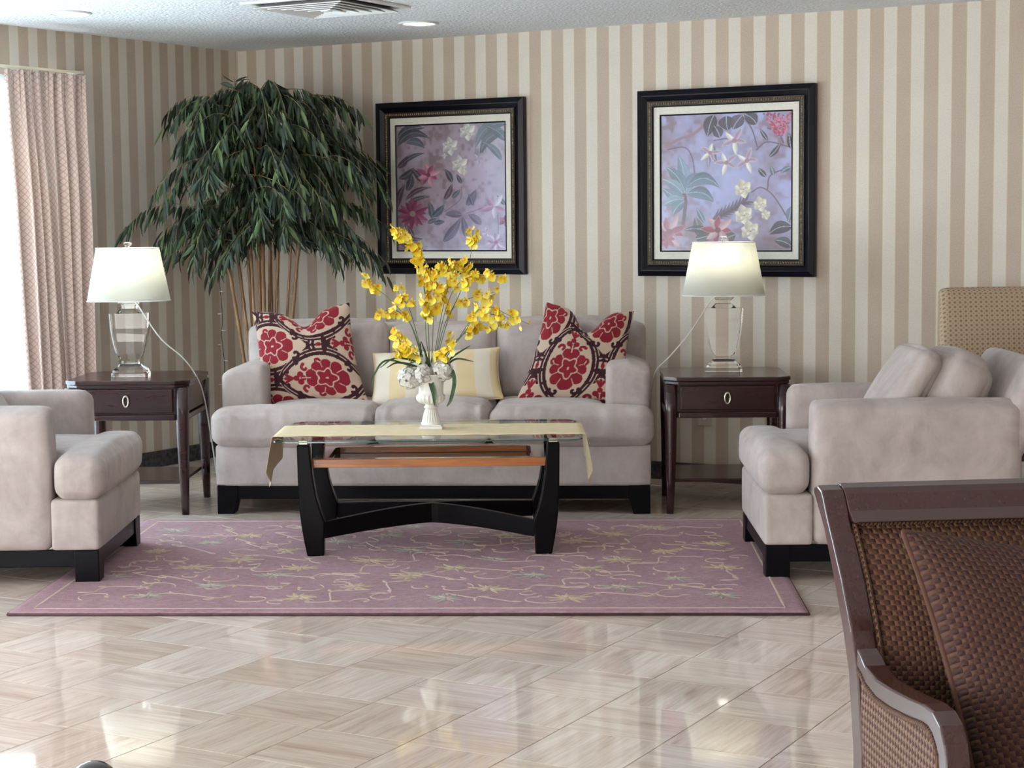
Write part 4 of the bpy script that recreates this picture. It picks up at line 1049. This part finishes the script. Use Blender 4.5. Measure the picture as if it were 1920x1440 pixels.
# ------------------------------------------------------------------ urn vase with flowers
VX, VY, VZ = -.347, 7.64, .5077
vase = empty('urn_vase', (VX, VY, VZ), 0, 'white footed urn vase on the coffee table runner', 'vase')
M_CER = mottled('white_ceramic', lin(226, 222, 214), lin(238, 236, 230), .3, 14, Coat_Weight=.5)
MB().box(-.049, .049, -.049, .049, 0, .014).box(-.045, .045, -.045, .045, .014, .019).build('plinth', M_CER, vase, bevel=.002)
def fl_lathe(prof, k=96, fl=20):
    V = []
    for r, z, am in prof:
        for j in range(k):
            a = 2*PI*j/k; q = r+am*abs(math.sin(fl*a/2)); V.append((q*math.cos(a), q*math.sin(a), z))
    n = len(prof); return V, [(i*k+j, i*k+(j+1) % k, (i+1)*k+(j+1) % k, (i+1)*k+j) for i in range(n-1) for j in range(k)]
mk('foot', *fl_lathe([(.042, .018, 0), (.044, .024, 0), (.040, .03, 0), (.036, .034, .003), (.031, .05, .0045), (.026, .070, .0045), (.0235, .080, .003), (.0235, .086, 0), (.030, .089, 0), (.031, .094, 0), (.025, .099, 0), (.024, .105, 0)]), M_CER, vase)
mk('bowl', *fl_lathe([(.024, .104, 0), (.036, .108, .003), (.047, .114, .006), (.055, .126, .007), (.058, .138, .006), (.058, .144, .003), (.054, .149, 0), (.054, .165, 0), (.055, .190, 0), (.059, .212, 0), (.066, .226, 0), (.072, .232, 0), (.073, .236, 0), (.068, .236, 0), (.056, .228, 0), (.050, .20, 0), (.046, .17, 0), (.001, .16, 0)]), M_CER, vase)
SPR = {'a': [(-0.35, 7.66, 0.743), (-0.356, 7.66, 0.971), (-0.37, 7.65, 1.108), (-0.39, 7.64, 1.221), (-0.418, 7.63, 1.3), (-0.462, 7.62, 1.334), (-0.499, 7.61, 1.375)], 'b': [(-0.337, 7.66, 0.743), (-0.271, 7.68, 0.969), (-0.22, 7.7, 1.081), (-0.187, 7.72, 1.183), (-0.168, 7.73, 1.262), (-0.16, 7.74, 1.353)], 'c': [(-0.337, 7.66, 0.743), (-0.297, 7.64, 0.949), (-0.249, 7.62, 1.089), (-0.194, 7.6, 1.146), (-0.119, 7.59, 1.161), (-0.022, 7.58, 1.151)], 'd': [(-0.337, 7.66, 0.743), (-0.295, 7.7, 0.922), (-0.248, 7.72, 1.017), (-0.18, 7.74, 1.057), (-0.106, 7.75, 1.074), (-0.06, 7.76, 1.087)], 'e': [(-0.328, 7.66, 0.742), (-0.27, 7.62, 0.836), (-0.196, 7.58, 0.924), (-0.14, 7.55, 1.015), (-0.075, 7.54, 1.026), (-0.008, 7.53, 0.992), (0.074, 7.53, 0.956)], 'f': [(-0.328, 7.66, 0.742), (-0.249, 7.68, 0.854), (-0.157, 7.7, 0.98), (-0.066, 7.71, 0.988), (0.003, 7.72, 0.969)], 'g': [(-0.328, 7.66, 0.742), (-0.262, 7.72, 0.852), (-0.182, 7.76, 0.918), (-0.102, 7.79, 0.927), (-0.021, 7.8, 0.941)], 'h': [(-0.359, 7.66, 0.743), (-0.411, 7.64, 0.916), (-0.449, 7.62, 0.985), (-0.504, 7.6, 1.021), (-0.564, 7.59, 0.999)], 'i': [(-0.359, 7.66, 0.743), (-0.398, 7.7, 0.878), (-0.436, 7.72, 1.014), (-0.466, 7.73, 1.06), (-0.496, 7.74, 1.106)], 'j': [(-0.364, 7.66, 0.743), (-0.43, 7.68, 0.948), (-0.51, 7.7, 1.05), (-0.579, 7.72, 1.107), (-0.636, 7.73, 1.158)], 'k': [(-0.364, 7.66, 0.743), (-0.405, 7.6, 0.821), (-0.448, 7.57, 0.853), (-0.504, 7.56, 0.843)], 'l': [(-0.364, 7.66, 0.743), (-0.419, 7.66, 0.846), (-0.472, 7.67, 0.88), (-0.504, 7.68, 0.921)], 'm': [(-0.346, 7.66, 0.743), (-0.333, 7.63, 0.927), (-0.33, 7.61, 1.063), (-0.306, 7.6, 1.165), (-0.264, 7.59, 1.221)], 'n': [(-0.341, 7.66, 0.743), (-0.312, 7.68, 0.924), (-0.281, 7.69, 1.06), (-0.246, 7.7, 1.173), (-0.211, 7.7, 1.213)], 'o': [(-0.346, 7.66, 0.743), (-0.364, 7.62, 0.928), (-0.357, 7.61, 1.041), (-0.367, 7.6, 1.132), (-0.355, 7.6, 1.199)], 'p': [(-0.332, 7.66, 0.743), (-0.297, 7.6, 0.815), (-0.273, 7.57, 0.858), (-0.24, 7.55, 0.913)]}
LVS = {'l1': [(-0.349, 7.64, 0.744), (-0.406, 7.6, 0.798), (-0.493, 7.56, 0.816), (-0.555, 7.54, 0.777)], 'l2': [(-0.349, 7.64, 0.744), (-0.416, 7.58, 0.784), (-0.481, 7.54, 0.799), (-0.525, 7.52, 0.779)], 'l3': [(-0.35, 7.64, 0.733), (-0.386, 7.66, 0.812), (-0.39, 7.68, 0.879)], 'l4': [(-0.304, 7.64, 0.744), (-0.259, 7.6, 0.765), (-0.243, 7.57, 0.715), (-0.257, 7.55, 0.643), (-0.275, 7.55, 0.611)], 'l5': [(-0.335, 7.62, 0.735), (-0.343, 7.585, 0.713), (-0.33, 7.575, 0.664), (-0.328, 7.575, 0.614)], 'l6': [(-0.295, 7.66, 0.765), (-0.25, 7.68, 0.813), (-0.177, 7.7, 0.857)], 'l7': [(-0.295, 7.66, 0.76), (-0.237, 7.62, 0.806), (-0.162, 7.6, 0.796)], 'l8': [(-0.349, 7.64, 0.744), (-0.36, 7.6, 0.816), (-0.381, 7.58, 0.885)], 'l9': [(-0.349, 7.64, 0.744), (-0.518, 7.6, 0.806), (-0.579, 7.58, 0.752), (-0.597, 7.57, 0.694)]}

ORC = empty('orchid_arrangement', (VX, VY, VZ+.20), 0, 'yellow dancing orchid sprays with strap leaves rising from the urn', 'flowers')
o0 = Vector((VX, VY, VZ+.20))
M_STEM = mottled('green_stem', lin(66, 92, 52), lin(92, 116, 66), .5, 30)
def petal_mat():
    m = base_mat('yellow_orchid_petal', rough=.5); r = node(m, 'ShaderNodeObjectInfo').outputs['Random']
    a = node(m, 'ShaderNodeVertexColor', layer_name='Col'); t = ramp(m, r, [(0, lin(240, 208, 34)), (.5, lin(250, 232, 70)), (1, lin(255, 244, 120))])
    setc(m, mix(m, 1.0, t, a.outputs[0], 'MULTIPLY')); B(m).inputs['Subsurface Weight'].default_value = .15; B(m).inputs['Subsurface Radius'].default_value = (.02, .015, .005); return m
M_PET = petal_mat()
def blossom_mesh():
    """dancing-lady orchid: broad two-lobed lip, five narrow upper petals, rusty centre; unit ~ 1 wide, faces -y"""
    V = []; F = []; C = []
    def petal(a, L, w, cup, base=(0, 0, 0), c0=(.95, .72, .5), c1=(1, 1, 1), seg=4, blunt=.5):
        n0 = len(V); dx, dz = math.cos(a), math.sin(a)
        for i in range(seg+1):
            t = i/seg; ww = w*(math.sin(PI*min(1, t*.86+.08))**blunt)
            for s in (-1, 0, 1):
                V.append((base[0]+dx*L*t-dz*ww*s, base[1]-cup*t*t+.06*abs(s)*-1*L, base[2]+dz*L*t+dx*ww*s)); C.append([c0[k]*(1-min(1, t*1.6))+c1[k]*min(1, t*1.6) for k in range(3)])
        for i in range(seg):
            for s in (0, 1): a_ = n0+i*3+s; F.append((a_, a_+1, a_+4, a_+3))
    petal(-PI/2-.42, .52, .24, .12, blunt=.4); petal(-PI/2+.42, .52, .24, .16, blunt=.4)
    for k, a in enumerate((PI/2, PI/2+1.1, PI/2-1.1, PI+.25, -.25)): petal(a, .36 if k else .40, .085, -.08 if k % 2 else .1, c0=(.8, .42, .25), c1=(.98, .86, .6) if k % 2 else (1, .95, .8))
    petal(PI/2, .12, .09, .22, c0=(.75, .3, .15), c1=(.9, .5, .25), seg=2)
    return np.array(V), F, np.array(C)
BV, BF, BC = blossom_mesh(); bl0 = None; BR = random.Random(3)
def jit(s): return BR.uniform(-s, s)
def blossom(p, parent, s):
    global bl0
    e = (jit(.7), jit(.9), jit(1.3))
    if bl0 is None:
        bl0 = mk('blossom', BV, BF, M_PET, parent, True, col=BC); o = bl0
    else: o = copy_obj(bl0, parent)
    o.location = p; o.rotation_euler = e; o.scale = (s, s, s)
dens = {'a': (.46, 17), 'b': (.62, 10), 'c': (.5, 12), 'd': (.5, 6), 'e': (.45, 10), 'f': (.5, 6), 'g': (.42, 8), 'h': (.45, 9), 'i': (.5, 6), 'j': (.7, 4), 'k': (.35, 8), 'l': (.5, 6), 'm': (.35, 16), 'n': (.42, 12), 'o': (.36, 14), 'p': (.25, 9)}
for k_, pts in SPR.items():
    st = [Vector(p)-o0 for p in pts]; sp = spline(st, 26); sp[0] = sp[0]
    spray = MB().tube(sp, [.0021*(1-.55*i/26) for i in range(27)], 6).build('orchid_spray', M_STEM, ORC, True)
    f0, n_ = dens[k_]
    n_ = int(n_*1.75)
    for b in range(n_):
        t_ = f0+(1-f0)*(b+.5)/n_
        if k_ == 'b': t_ = .58+.10*b/6 if b < 6 else .90+.1*(b-6)/(n_-6)
        p = sp[min(26, int(t_*26))]+Vector((jit(.022), jit(.014)-.004, jit(.018)))
        blossom(p, spray, BR.uniform(.040, .058)*(1 if t_ < .93 else .75))
    for b in range(2):  # tip buds
        q = sp[-1]+Vector((jit(.006), 0, .004+.008*b)); blossom(q, spray, .014)
M_STRAP = mottled('dark_green_strap_leaf', lin(38, 66, 40), lin(66, 98, 58), .35, 30)
for k_, pts in LVS.items():
    sp = spline([Vector(p)-o0 for p in pts], 18); V = []
    wd = {'l4': .0085, 'l5': .0115}.get(k_, .0045)
    for i, p in enumerate(sp):
        t_ = i/18; w = wd*(math.sin(PI*(t_*.9+.07))**.6); tg_ = (sp[min(i+1, 18)]-sp[max(i-1, 0)]).normalized(); nn = tg_.cross(Vector((0, -1, .3)).normalized()).normalized()
        V += [tuple(p-nn*w), tuple(p+Vector((0, .0015, -.0008))), tuple(p+nn*w)]
    o = mk('leaf', V, [(i*3+s, i*3+s+1, i*3+s+4, i*3+s+3) for i in range(18) for s in (0, 1)], M_STRAP, ORC)
HY = empty('hydrangea_cluster', (VX, VY, VZ+.20), 0, 'white hydrangea heads filling the rim of the urn', 'flowers')
M_HYD = mottled('white_hydrangea_petal', lin(222, 218, 206), lin(244, 243, 238), .6, 60)
def hydrangea(c, r, n, seed):
    R_ = random.Random(seed); m = MB()
    for k in range(int(n*1.9)):
        u = R_.uniform(-1, 1); a = R_.uniform(0, 2*PI); d = Vector((math.sqrt(1-u*u)*math.cos(a), math.sqrt(1-u*u)*math.sin(a), u)); p = Vector(c)+d*r*R_.uniform(.82, 1.05)
        d = (d+Vector((R_.uniform(-.4, .4), R_.uniform(-.4, .4), R_.uniform(-.4, .4)))).normalized()
        x = d.orthogonal().normalized(); y = d.cross(x); s = R_.uniform(.011, .016); r0 = R_.uniform(0, 1.6)
        for q in range(4):
            an = r0+q*PI/2; dd = x*math.cos(an)+y*math.sin(an); pp = x*-math.sin(an)+y*math.cos(an)
            m.add([tuple(p), tuple(p+dd*s*.6+pp*s*.55+d*.003), tuple(p+dd*s*1.1+d*.001), tuple(p+dd*s*.6-pp*s*.55+d*.003)], [(0, 1, 2, 3)])
    o = m.build('flower_head', M_HYD, HY, True)
    cr = MB().lathe([(r*.3, -r*.65), (r*.55, -r*.4), (r*.68, 0), (r*.55, r*.4), (r*.3, r*.65)], 12, c=c).build('head_core', mottled('hydrangea_shadow_core', lin(214, 214, 198), lin(228, 228, 216), .9, 30), o, True)
hydrangea((-.088, -.035, .022), .044, 95, 1); hydrangea((-.030, -.055, .040), .034, 70, 2); hydrangea((.052, -.03, .048), .042, 85, 3); hydrangea((-.045, .03, .066), .044, 85, 4); hydrangea((.035, .035, .066), .040, 70, 5)

# ------------------------------------------------------------------ artificial bamboo tree in the corner
TB = Vector((-1.365, 9.98, 0))
TREE = empty('bamboo_tree', TB, 0, 'tall artificial bamboo tree with drooping dark leaves in the room corner', 'plant')
MB().lathe([(.13, .0), (.15, .02), (.17, .26), (.185, .30), (.185, .32), (.165, .32), (.16, .28), (.001, .275)], 32).build('pot', mottled('brown_glazed_pot', lin(70, 50, 40), lin(96, 70, 54), .35, 10), TREE, True)
M_CANE = mottled('bamboo_cane', lin(128, 92, 62), lin(172, 134, 92), .45, 7)
M_TWIG = mottled('brown_twig', lin(112, 98, 68), lin(150, 134, 96), .6, 20)
def leafmat(name, merged):
    m = base_mat(name, rough=.5)
    r = node(m, 'ShaderNodeAttribute', attribute_name='rnd').outputs['Fac'] if merged else node(m, 'ShaderNodeObjectInfo').outputs['Random']
    setc(m, ramp(m, r, [(0, lin(32, 46, 38)), (.5, lin(50, 68, 50)), (.82, lin(72, 95, 62)), (1, lin(108, 132, 82))])); return m  # palest greens paint in leaves catching the light, picked at random per leaf
M_LF, M_LF2 = leafmat('bamboo_leaf', False), leafmat('bamboo_foliage', True)
TR_ = random.Random(21)
cane_spec = [(.07, -.24, 1.9), (-.10, -.26, 1.6), (-.07, -.13, 2.0), (-.05, -.07, 1.85), (-.02, -.03, 2.05), (.0, .0, 2.1), (.02, .04, 2.05), (.035, .03, 1.9), (.06, .10, 1.95), (.09, .2, 1.8), (.11, .26, 1.7), (.04, .13, 2.0)]
canes = []
for k, (x0, x1, h) in enumerate(cane_spec):
    y0, y1 = TR_.uniform(-.08, .08), TR_.uniform(-.12, .14); x0 = x0*.9
    if k == 0: x0 = -.06
    pts = []; rad = []
    nn = 12; r0 = TR_.uniform(.008, .012) if k != 5 else .014
    for i in range(nn*3+1):
        t_ = i/(nn*3); pts.append((x0+(x1-x0)*t_**1.3, y0+(y1-y0)*t_, .27+(h-.27)*t_)); rad.append(r0*(1-.35*t_)*(1.16 if i % 3 == 0 else 1))
    MB().tube(pts, rad, 8).build('cane', M_CANE, TREE, True); canes.append(pts)
LVp = np.array([(0, 0, 0), (.22, -.8, .02), (.22, 0, -.02), (.22, .8, .02), (.5, -1, .0), (.5, 0, -.05), (.5, 1, .0), (.78, -.62, -.06), (.78, 0, -.10), (.78, .62, -.06), (1, 0, -.17)], float)
LFc = [(0, 1, 2), (0, 2, 3), (1, 4, 5, 2), (2, 5, 6, 3), (4, 7, 8, 5), (5, 8, 9, 6), (7, 10, 8), (8, 10, 9)]
leaves = []; branches = []
def okp(p):
    q = TB+p-CN; return q.dot(N1) < -.03 and q.dot(NL) < -.03
NBR = 150
for b in range(NBR):
    cn = canes[TR_.randrange(len(canes))]; t_ = .42+.58*(b+.5)/NBR; o_ = None
    zb = 1.24+.86*((b+.5)/NBR)**.8; o_ = min((Vector(q) for c in canes for q in [min(c, key=lambda p: abs(p[2]-zb))]), key=lambda q: abs(q.z-zb)+TR_.uniform(0, .25)); 
    ph = TR_.uniform(0, 2*PI)
    if TR_.random() < .5: ph = TR_.choice((PI*1.5, PI, 0, PI*1.25, PI*1.75))+TR_.uniform(-.5, .5)
    Rz = .66*math.sqrt(max(.05, 1-(max(0, zb-1.62)/.62)**2))
    L = TR_.uniform(.62, 1.0)*Rz-.25*abs(o_.x)*(1 if o_.x*math.cos(ph) > 0 else -1); rise = TR_.uniform(.05, .12); drop = TR_.uniform(.12, .36)
    hz = zb
    d = Vector((math.cos(ph), math.sin(ph)*.85, 0)); P = []
    for i in range(9):
        t = i/8; P.append(o_+d*L*(t**.9)+Vector((0, 0, rise*4*t*(1-t*.6)-drop*t**2.2)))
    P = [p for p in P if okp(p)]
    if len(P) < 4: continue
    branches.append(P); bi = len(branches)-1; sp = spline(P, 24); nl = int(20+L*33)
    for q in range(nl):
        t = .16+.84*(q/(nl-1)); i = min(24, int(t*24)); tg_ = (sp[min(24, i+1)]-sp[i-1]).normalized(); side = tg_.cross(Vector((0, 0, 1))).normalized()*(1 if q % 2 else -1)
        dr_ = (tg_*TR_.uniform(.2, .9)+side*TR_.uniform(.1, .75)+Vector((0, 0, -TR_.uniform(.5, 1.6)))).normalized()
        LL_ = TR_.uniform(.085, .15)
        if q == nl-1: dr_ = (tg_+Vector((0, 0, -.5))).normalized()
        base = sp[i]+Vector((TR_.uniform(-.012, .012), TR_.uniform(-.012, .012), TR_.uniform(-.01, .01)))
        if okp(base+dr_*LL_): leaves.append((base, dr_, LL_, TR_.uniform(.0075, .012), TR_.uniform(0, 6.28), bi))
# leafy tuft standing up at the very top
topb = len(branches); branches.append([Vector((-.12, 0, 1.98)), Vector((-.13, -.02, 2.08)), Vector((-.135, -.03, 2.16)), Vector((-.14, -.03, 2.19))])
for q in range(12):
    a = q*2.4; leaves.append((branches[topb][2]+Vector((0, 0, -.03*(q % 4))), Vector((math.cos(a), math.sin(a)*.6, .35+.1*(q % 3))).normalized(), .085, .013, a, topb))
bobj = []
for P in branches: bobj.append(MB().tube(spline(P, 14), [.0034*(1-.6*i/14) for i in range(15)], 5).build('branch', M_TWIG, TREE, True))
def leafM(base, d, L, w, roll):
    x = d; z = Vector((0, 0, 1)); y = z.cross(x)
    y = y.normalized() if y.length > .05 else Vector((1, 0, 0)); z = x.cross(y); c_, s_2 = math.cos(roll*.35), math.sin(roll*.35); y2 = y*c_+z*s_2; z2 = x.cross(y2)
    M = Matrix.Identity(4)
    for i in range(3): M[i][0], M[i][1], M[i][2], M[i][3] = x[i]*L, y2[i]*w, z2[i]*L, base[i]
    return M
leaves.sort(key=lambda l: l[0].y); lf0 = None
for l in leaves[:300]:
    M = leafM(*l[:5])
    if lf0 is None: lf0 = mk('leaf', LVp, LFc, M_LF, bobj[l[5]]); o = lf0
    else: o = copy_obj(lf0, bobj[l[5]])
    o.matrix_basis = M
V = []; F = []; RN = []
for k, l in enumerate(leaves[300:]):
    M = np.array(leafM(*l[:5])); V.append(LVp@M[:3, :3].T+M[:3, 3]); F += [tuple(i+11*k for i in f) for f in LFc]; RN += [TR_.random()**1.3]*11
o = mk('foliage', np.vstack(V), F, M_LF2, TREE); o['kind'] = 'stuff'
at = o.data.attributes.new('rnd', 'FLOAT', 'POINT'); at.data.foreach_set('value', np.array(RN, np.float32))
tg = MB().box(-.014, .014, -.001, .001, -.018, .018).build('tag', mottled('yellow_tag_card', lin(206, 186, 40), lin(222, 204, 60), .5, 10), TREE, bevel=.0005); tg.location = (.272, -.22, 1.43); tg.rotation_euler = (.1, .25, .3); tg['label'] = 'small yellow card tag'
# string lights hanging from the tree
sl = empty('string_lights', (-1.60, 9.93, 0), 0, 'dark green string light wire dangling left of the bamboo canes', 'string lights')
wp = [(.10, .0, 1.36), (.03, 0, 1.24), (-.005, 0, 1.10), (.0, 0, .98), (.004, 0, .86), (-.003, 0, .78), (.004, 0, .70), (.01, 0, .6), (.0, 0, .45), (.02, 0, .25), (.06, 0, .01)]
M_WIRE = mottled('dark_green_wire', lin(22, 28, 24), lin(30, 38, 32), .5, 20)
MB().tube(spline(wp, 60), .0024, 6).build('wire', M_WIRE, sl, True)
for k in range(8):
    p = spline(wp, 60)[4+k*6]; MB().tube([tuple(p), (p.x+.012*(-1)**k, p.y-.003, p.z-.003), (p.x+.024*(-1)**k, p.y-.004, p.z-.002)], [.003, .003, .0015], 6).build('mini_bulb', base_mat('clear_mini_bulb', lin(190, 190, 180), .2), sl, True)

# ------------------------------------------------------------------ tan chair against the right of the wall
M_TAN = base_mat('tan_dotted_fabric', rough=.85); uv = coord(M_TAN, 'UV'); sp_ = node(M_TAN, 'ShaderNodeSeparateXYZ'); link(M_TAN, mapping(M_TAN, uv, (42, 42, 1)), sp_.inputs[0])
fx = math_(M_TAN, 'SUBTRACT', math_(M_TAN, 'FRACT', sp_.outputs[0]), .5); fy = math_(M_TAN, 'SUBTRACT', math_(M_TAN, 'FRACT', sp_.outputs[1]), .5)
r1 = math_(M_TAN, 'SQRT', math_(M_TAN, 'ADD', math_(M_TAN, 'MULTIPLY', fx, fx), math_(M_TAN, 'MULTIPLY', fy, fy)))
gx = math_(M_TAN, 'SUBTRACT', math_(M_TAN, 'ABSOLUTE', fx), .5); gy = math_(M_TAN, 'SUBTRACT', math_(M_TAN, 'ABSOLUTE', fy), .5)
r2 = math_(M_TAN, 'SQRT', math_(M_TAN, 'ADD', math_(M_TAN, 'MULTIPLY', gx, gx), math_(M_TAN, 'MULTIPLY', gy, gy)))
cd_ = mix(M_TAN, math_(M_TAN, 'LESS_THAN', r1, .25), lin(180, 160, 136), lin(120, 94, 72)); cd_ = mix(M_TAN, math_(M_TAN, 'LESS_THAN', r2, .15), cd_, lin(140, 108, 80))
cd_ = mix(M_TAN, .25, cd_, ramp(M_TAN, noise(M_TAN, uv, 300, 2), [(.3, lin(150, 126, 98)), (.7, lin(204, 184, 152))])); setc(M_TAN, cd_)
def uvbox(name, V, F, mat, parent, **kw): V = np.asarray(V); return mk(name, V, F, mat, parent, uv=np.c_[V[:, 0]+.13*V[:, 1], V[:, 2]+.9*V[:, 1]], **kw)
TC = empty('side_chair', (2.30, 8.27, 0), 0, 'tan dotted high-back chair behind the right armchair', 'chair')
V, F = soft(.66, .085, .66, .03, 20, puff=(0, .012, .004)); V = V+np.array([0, 0, .33]); V[:, 0] *= 1.0+.06*(1-V[:, 2]/.66); V[:, 1] += .05*(V[:, 2]/.66)**2; V = V+np.array([0, -.03, .40]); uvbox('backrest', V, F, M_TAN, TC)
V, F = soft(.60, .50, .11, .04, 16, puff=(0, .006, .02)); uvbox('seat', V+np.array([0, -.32, .435]), F, M_TAN, TC)
MB().box(-.29, .29, -.56, .0, .33, .38).build('seat_rail', M_MAHOG, TC, bevel=.004)
for sx in (-1, 1):
    MB().tube([(sx*.26, -.53, .33), (sx*.26, -.53, .0)], [.022, .014], 8).build('leg', M_MAHOG, TC, True)
    MB().tube([(sx*.26, -.02, .33), (sx*.26, .0, .15), (sx*.26, .05, .0)], [.022, .019, .015], 8).build('leg', M_MAHOG, TC, True)

# ------------------------------------------------------------------ foreground armchair with woven upholstery
FC = empty('wooden_armchair', (.553, 2.86, 0), math.radians(6), 'dark wood armchair with brown woven upholstery in the right foreground', 'armchair')
M_DW = wood('polished_walnut_frame', lin(54, 27, 26), lin(62, 32, 30), .22, (30, 30, 2))
M_WEV = weave('brown_woven_upholstery', lin(54, 17, 18), lin(100, 68, 46), lin(112, 80, 56), 118, diag=False)
M_WEV2 = weave('diagonal_side_weave', lin(70, 42, 36), lin(134, 108, 92), lin(104, 74, 60), 110, diag=True)
M_GIMP = weave('brown_braid_gimp', lin(58, 28, 24), lin(108, 80, 58), lin(128, 98, 74), 200, diag=True)
W_ = .64
rear = [(.09, .0), (.03, .20), (.012, .40), (.018, .52), (.045, .64), (.085, .71), (.14, .786), (.195, .851), (.232, .882), (.262, .905)]
frnt = [(.035, .0), (-.02, .20), (-.038, .40), (-.034, .52), (-.008, .64), (.030, .71), (.088, .786), (.140, .840), (.178, .878), (.200, .905)]
poly = [(y, z) for y, z in frnt]+[(.212, .916), (.236, .921), (.258, .916)]+[(y, z) for y, z in rear[::-1]]
for x0, x1 in ((0, .040), (W_-.040, W_)): MB().prism(poly, x0, x1, 'x').build('back_post', M_DW, FC, bevel=.004, seg=3)
# scrolled top rail
pr = [(.148, .868), (.178, .884), (.202, .910), (.214, .919), (.236, .924), (.258, .919), (.264, .905), (.240, .885), (.206, .856)]
MB().prism(pr, .0395, W_-.0395, 'x').build('top_rail', M_DW, FC, bevel=.004, seg=3)
MB().box(.04, W_-.04, -.03, .006, .36, .43).build('back_rail', M_DW, FC, bevel=.003)
def fy_(z): return float(np.interp(z, [p[1] for p in frnt], [p[0] for p in frnt]))
NX, NZ = 30, 36; V = []; U = []
for j in range(NZ+1):
    z = .43+(.872-.43)*j/NZ; v = -1+2*j/NZ
    for i in range(NX+1):
        x = .040+(W_-.08)*i/NX; u = -1+2*i/NX; V.append((x, fy_(z)+.016-.022*((1-u**6)*(1-v**6)), z)); U.append((x, z*1.15))
i = (np.arange(NZ)[:, None]*(NX+1)+np.arange(NX)[None]).ravel(); F = np.c_[i, i+1, i+NX+2, i+NX+1]
bp = mk('back_upholstery', V, F, M_WEV, FC, uv=U); so = bp.modifiers.new('thickness', 'SOLIDIFY'); so.thickness = .02; so.offset = -1
e = [(.046, fy_(z)+.008, z) for z in np.linspace(.44, .864, 30)]+[(x, fy_(.864)+.008, .864) for x in np.linspace(.06, W_-.06, 12)]+[(W_-.046, fy_(z)+.008, z) for z in np.linspace(.864, .44, 30)]
def guv(o, s=1): pass
m = MB(); m.tube(e, .0058, 8); o = m.build('braid_trim', M_GIMP, FC, True, uv=True)
# arms: top flat, scrolled down at the front
at_ = [(-.000, .690), (-.022, .682), (-.045, .671), (-.103, .664), (-.17, .668), (-.253, .676), (-.322, .684), (-.364, .684), (-.396, .672), (-.414, .650), (-.423, .627), (-.430, .56), (-.432, .46)]
lo_ = [(-.400, .46), (-.398, .56), (-.392, .61), (-.383, .634), (-.364, .650), (-.345, .656), (-.315, .655), (-.253, .646), (-.17, .637), (-.103, .634), (-.050, .641), (-.025, .652), (-.000, .66)]
for x0, x1 in ((.0, .036), (W_-.036, W_)):
    MB().prism(at_+lo_, x0, x1, 'x').build('arm', M_DW, FC, bevel=.004, seg=3)
    MB().prism([(-.432, .46), (-.400, .46), (-.395, .25), (-.402, .0), (-.43, .0), (-.436, .25)], x0, x1, 'x').build('front_leg', M_DW, FC, bevel=.004)
    MB().prism([(-.40, .36), (-.02, .36), (-.02, .43), (-.40, .43)], x0, x1, 'x').build('side_rail', M_DW, FC, bevel=.003)
    # woven side panel under the arm
    xs = x0+.006 if x0 < .1 else x1-.006; sg = -1 if x0 < .1 else 1; V = []; U = []
    ys = np.linspace(-.400, -.008, 26); m = MB()
    low = [p for p in lo_[::-1]]
    for y in ys:
        zt = float(np.interp(-y, [-p[0] for p in low], [p[1] for p in low]))
        for j in range(13):
            z = .428+(zt+.002-.428)*j/12; V.append((xs+sg*.004*math.sin(PI*j/12), y, z)); U.append((y, z))
    i = (np.arange(25)[:, None]*13+np.arange(12)[None]).ravel(); F = np.c_[i, i+13, i+14, i+1]
    o = mk('side_panel', V, F, M_WEV2, FC, uv=U); so = o.modifiers.new('thickness', 'SOLIDIFY'); so.thickness = .022; so.offset = 1 if sg < 0 else -1
    pts = [(xs+sg*.004, y, float(np.interp(-y, [-p[0] for p in low], [p[1] for p in low]))-.004) for y in ys[::-1]]+[(xs+sg*.004, -.396, z) for z in np.linspace(.60, .44, 8)]
    m = MB(); m.tube(pts, .005, 8); V_ = np.vstack(m.v); m.build('braid_trim', M_GIMP, FC, True, uv=True)
MB().box(.036, W_-.036, -.43, -.395, .36, .43).build('front_rail', M_DW, FC, bevel=.004)
V, F = soft(W_-.078, .40, .075, .03, 18, puff=(0, 0, .012)); V = V+np.array([W_/2, -.20, .455]); mk('seat', V, F, M_WEV, FC, uv=np.c_[V[:, 0], V[:, 1]+V[:, 2]])
wc = lambda U, W: np.ones(U.shape+(3,))
def cush_w(x, y, z): q = FC.matrix_basis@Vector((x, y, z)); return tuple(q)
FC_M = Matrix.Translation((.553, 2.86, 0))@Matrix.Rotation(math.radians(6), 4, 'Z')
def W3(x, y, z): return tuple(FC_M@Vector((x, y, z)))
cu = pillow('throw_pillow', [W3(.125, -.245, .470), W3(.62, -.225, .470), W3(.585, .035, .868), W3(.060, -.045, .888)], .21, .03, wc, weave('brown_woven_pillow', lin(44, 13, 16), lin(78, 48, 34), lin(90, 60, 44), 118),
            'brown woven cushion leaning in the foreground armchair', n=90, pinch=.05, piping=MATS['brown_woven_pillow'], dipw=.7)

# ------------------------------------------------------------------ dark domed cap at the lower left
st = empty('barrier_post', (-.842, 3.5, 0), 0, 'glossy black domed cap at the bottom edge, lower left', 'post')
M_GB = base_mat('gloss_black', lin(16, 15, 18), .06, Coat_Weight=1.0)
MB().lathe([(.13, .0), (.13, .01), (.11, .018), (.03, .03)], 40).build('base', M_GB, st, True)
MB().lathe([(.019, .022), (.019, .235)], 24).build('pole', M_GB, st, True)
MB().lathe([(.020, .2355), (.036, .242), (.047, .255), (.0505, .272), (.047, .290), (.038, .305), (.024, .316), (.009, .3205), (.0005, .321)], 40).build('dome_cap', M_GB, st, True)
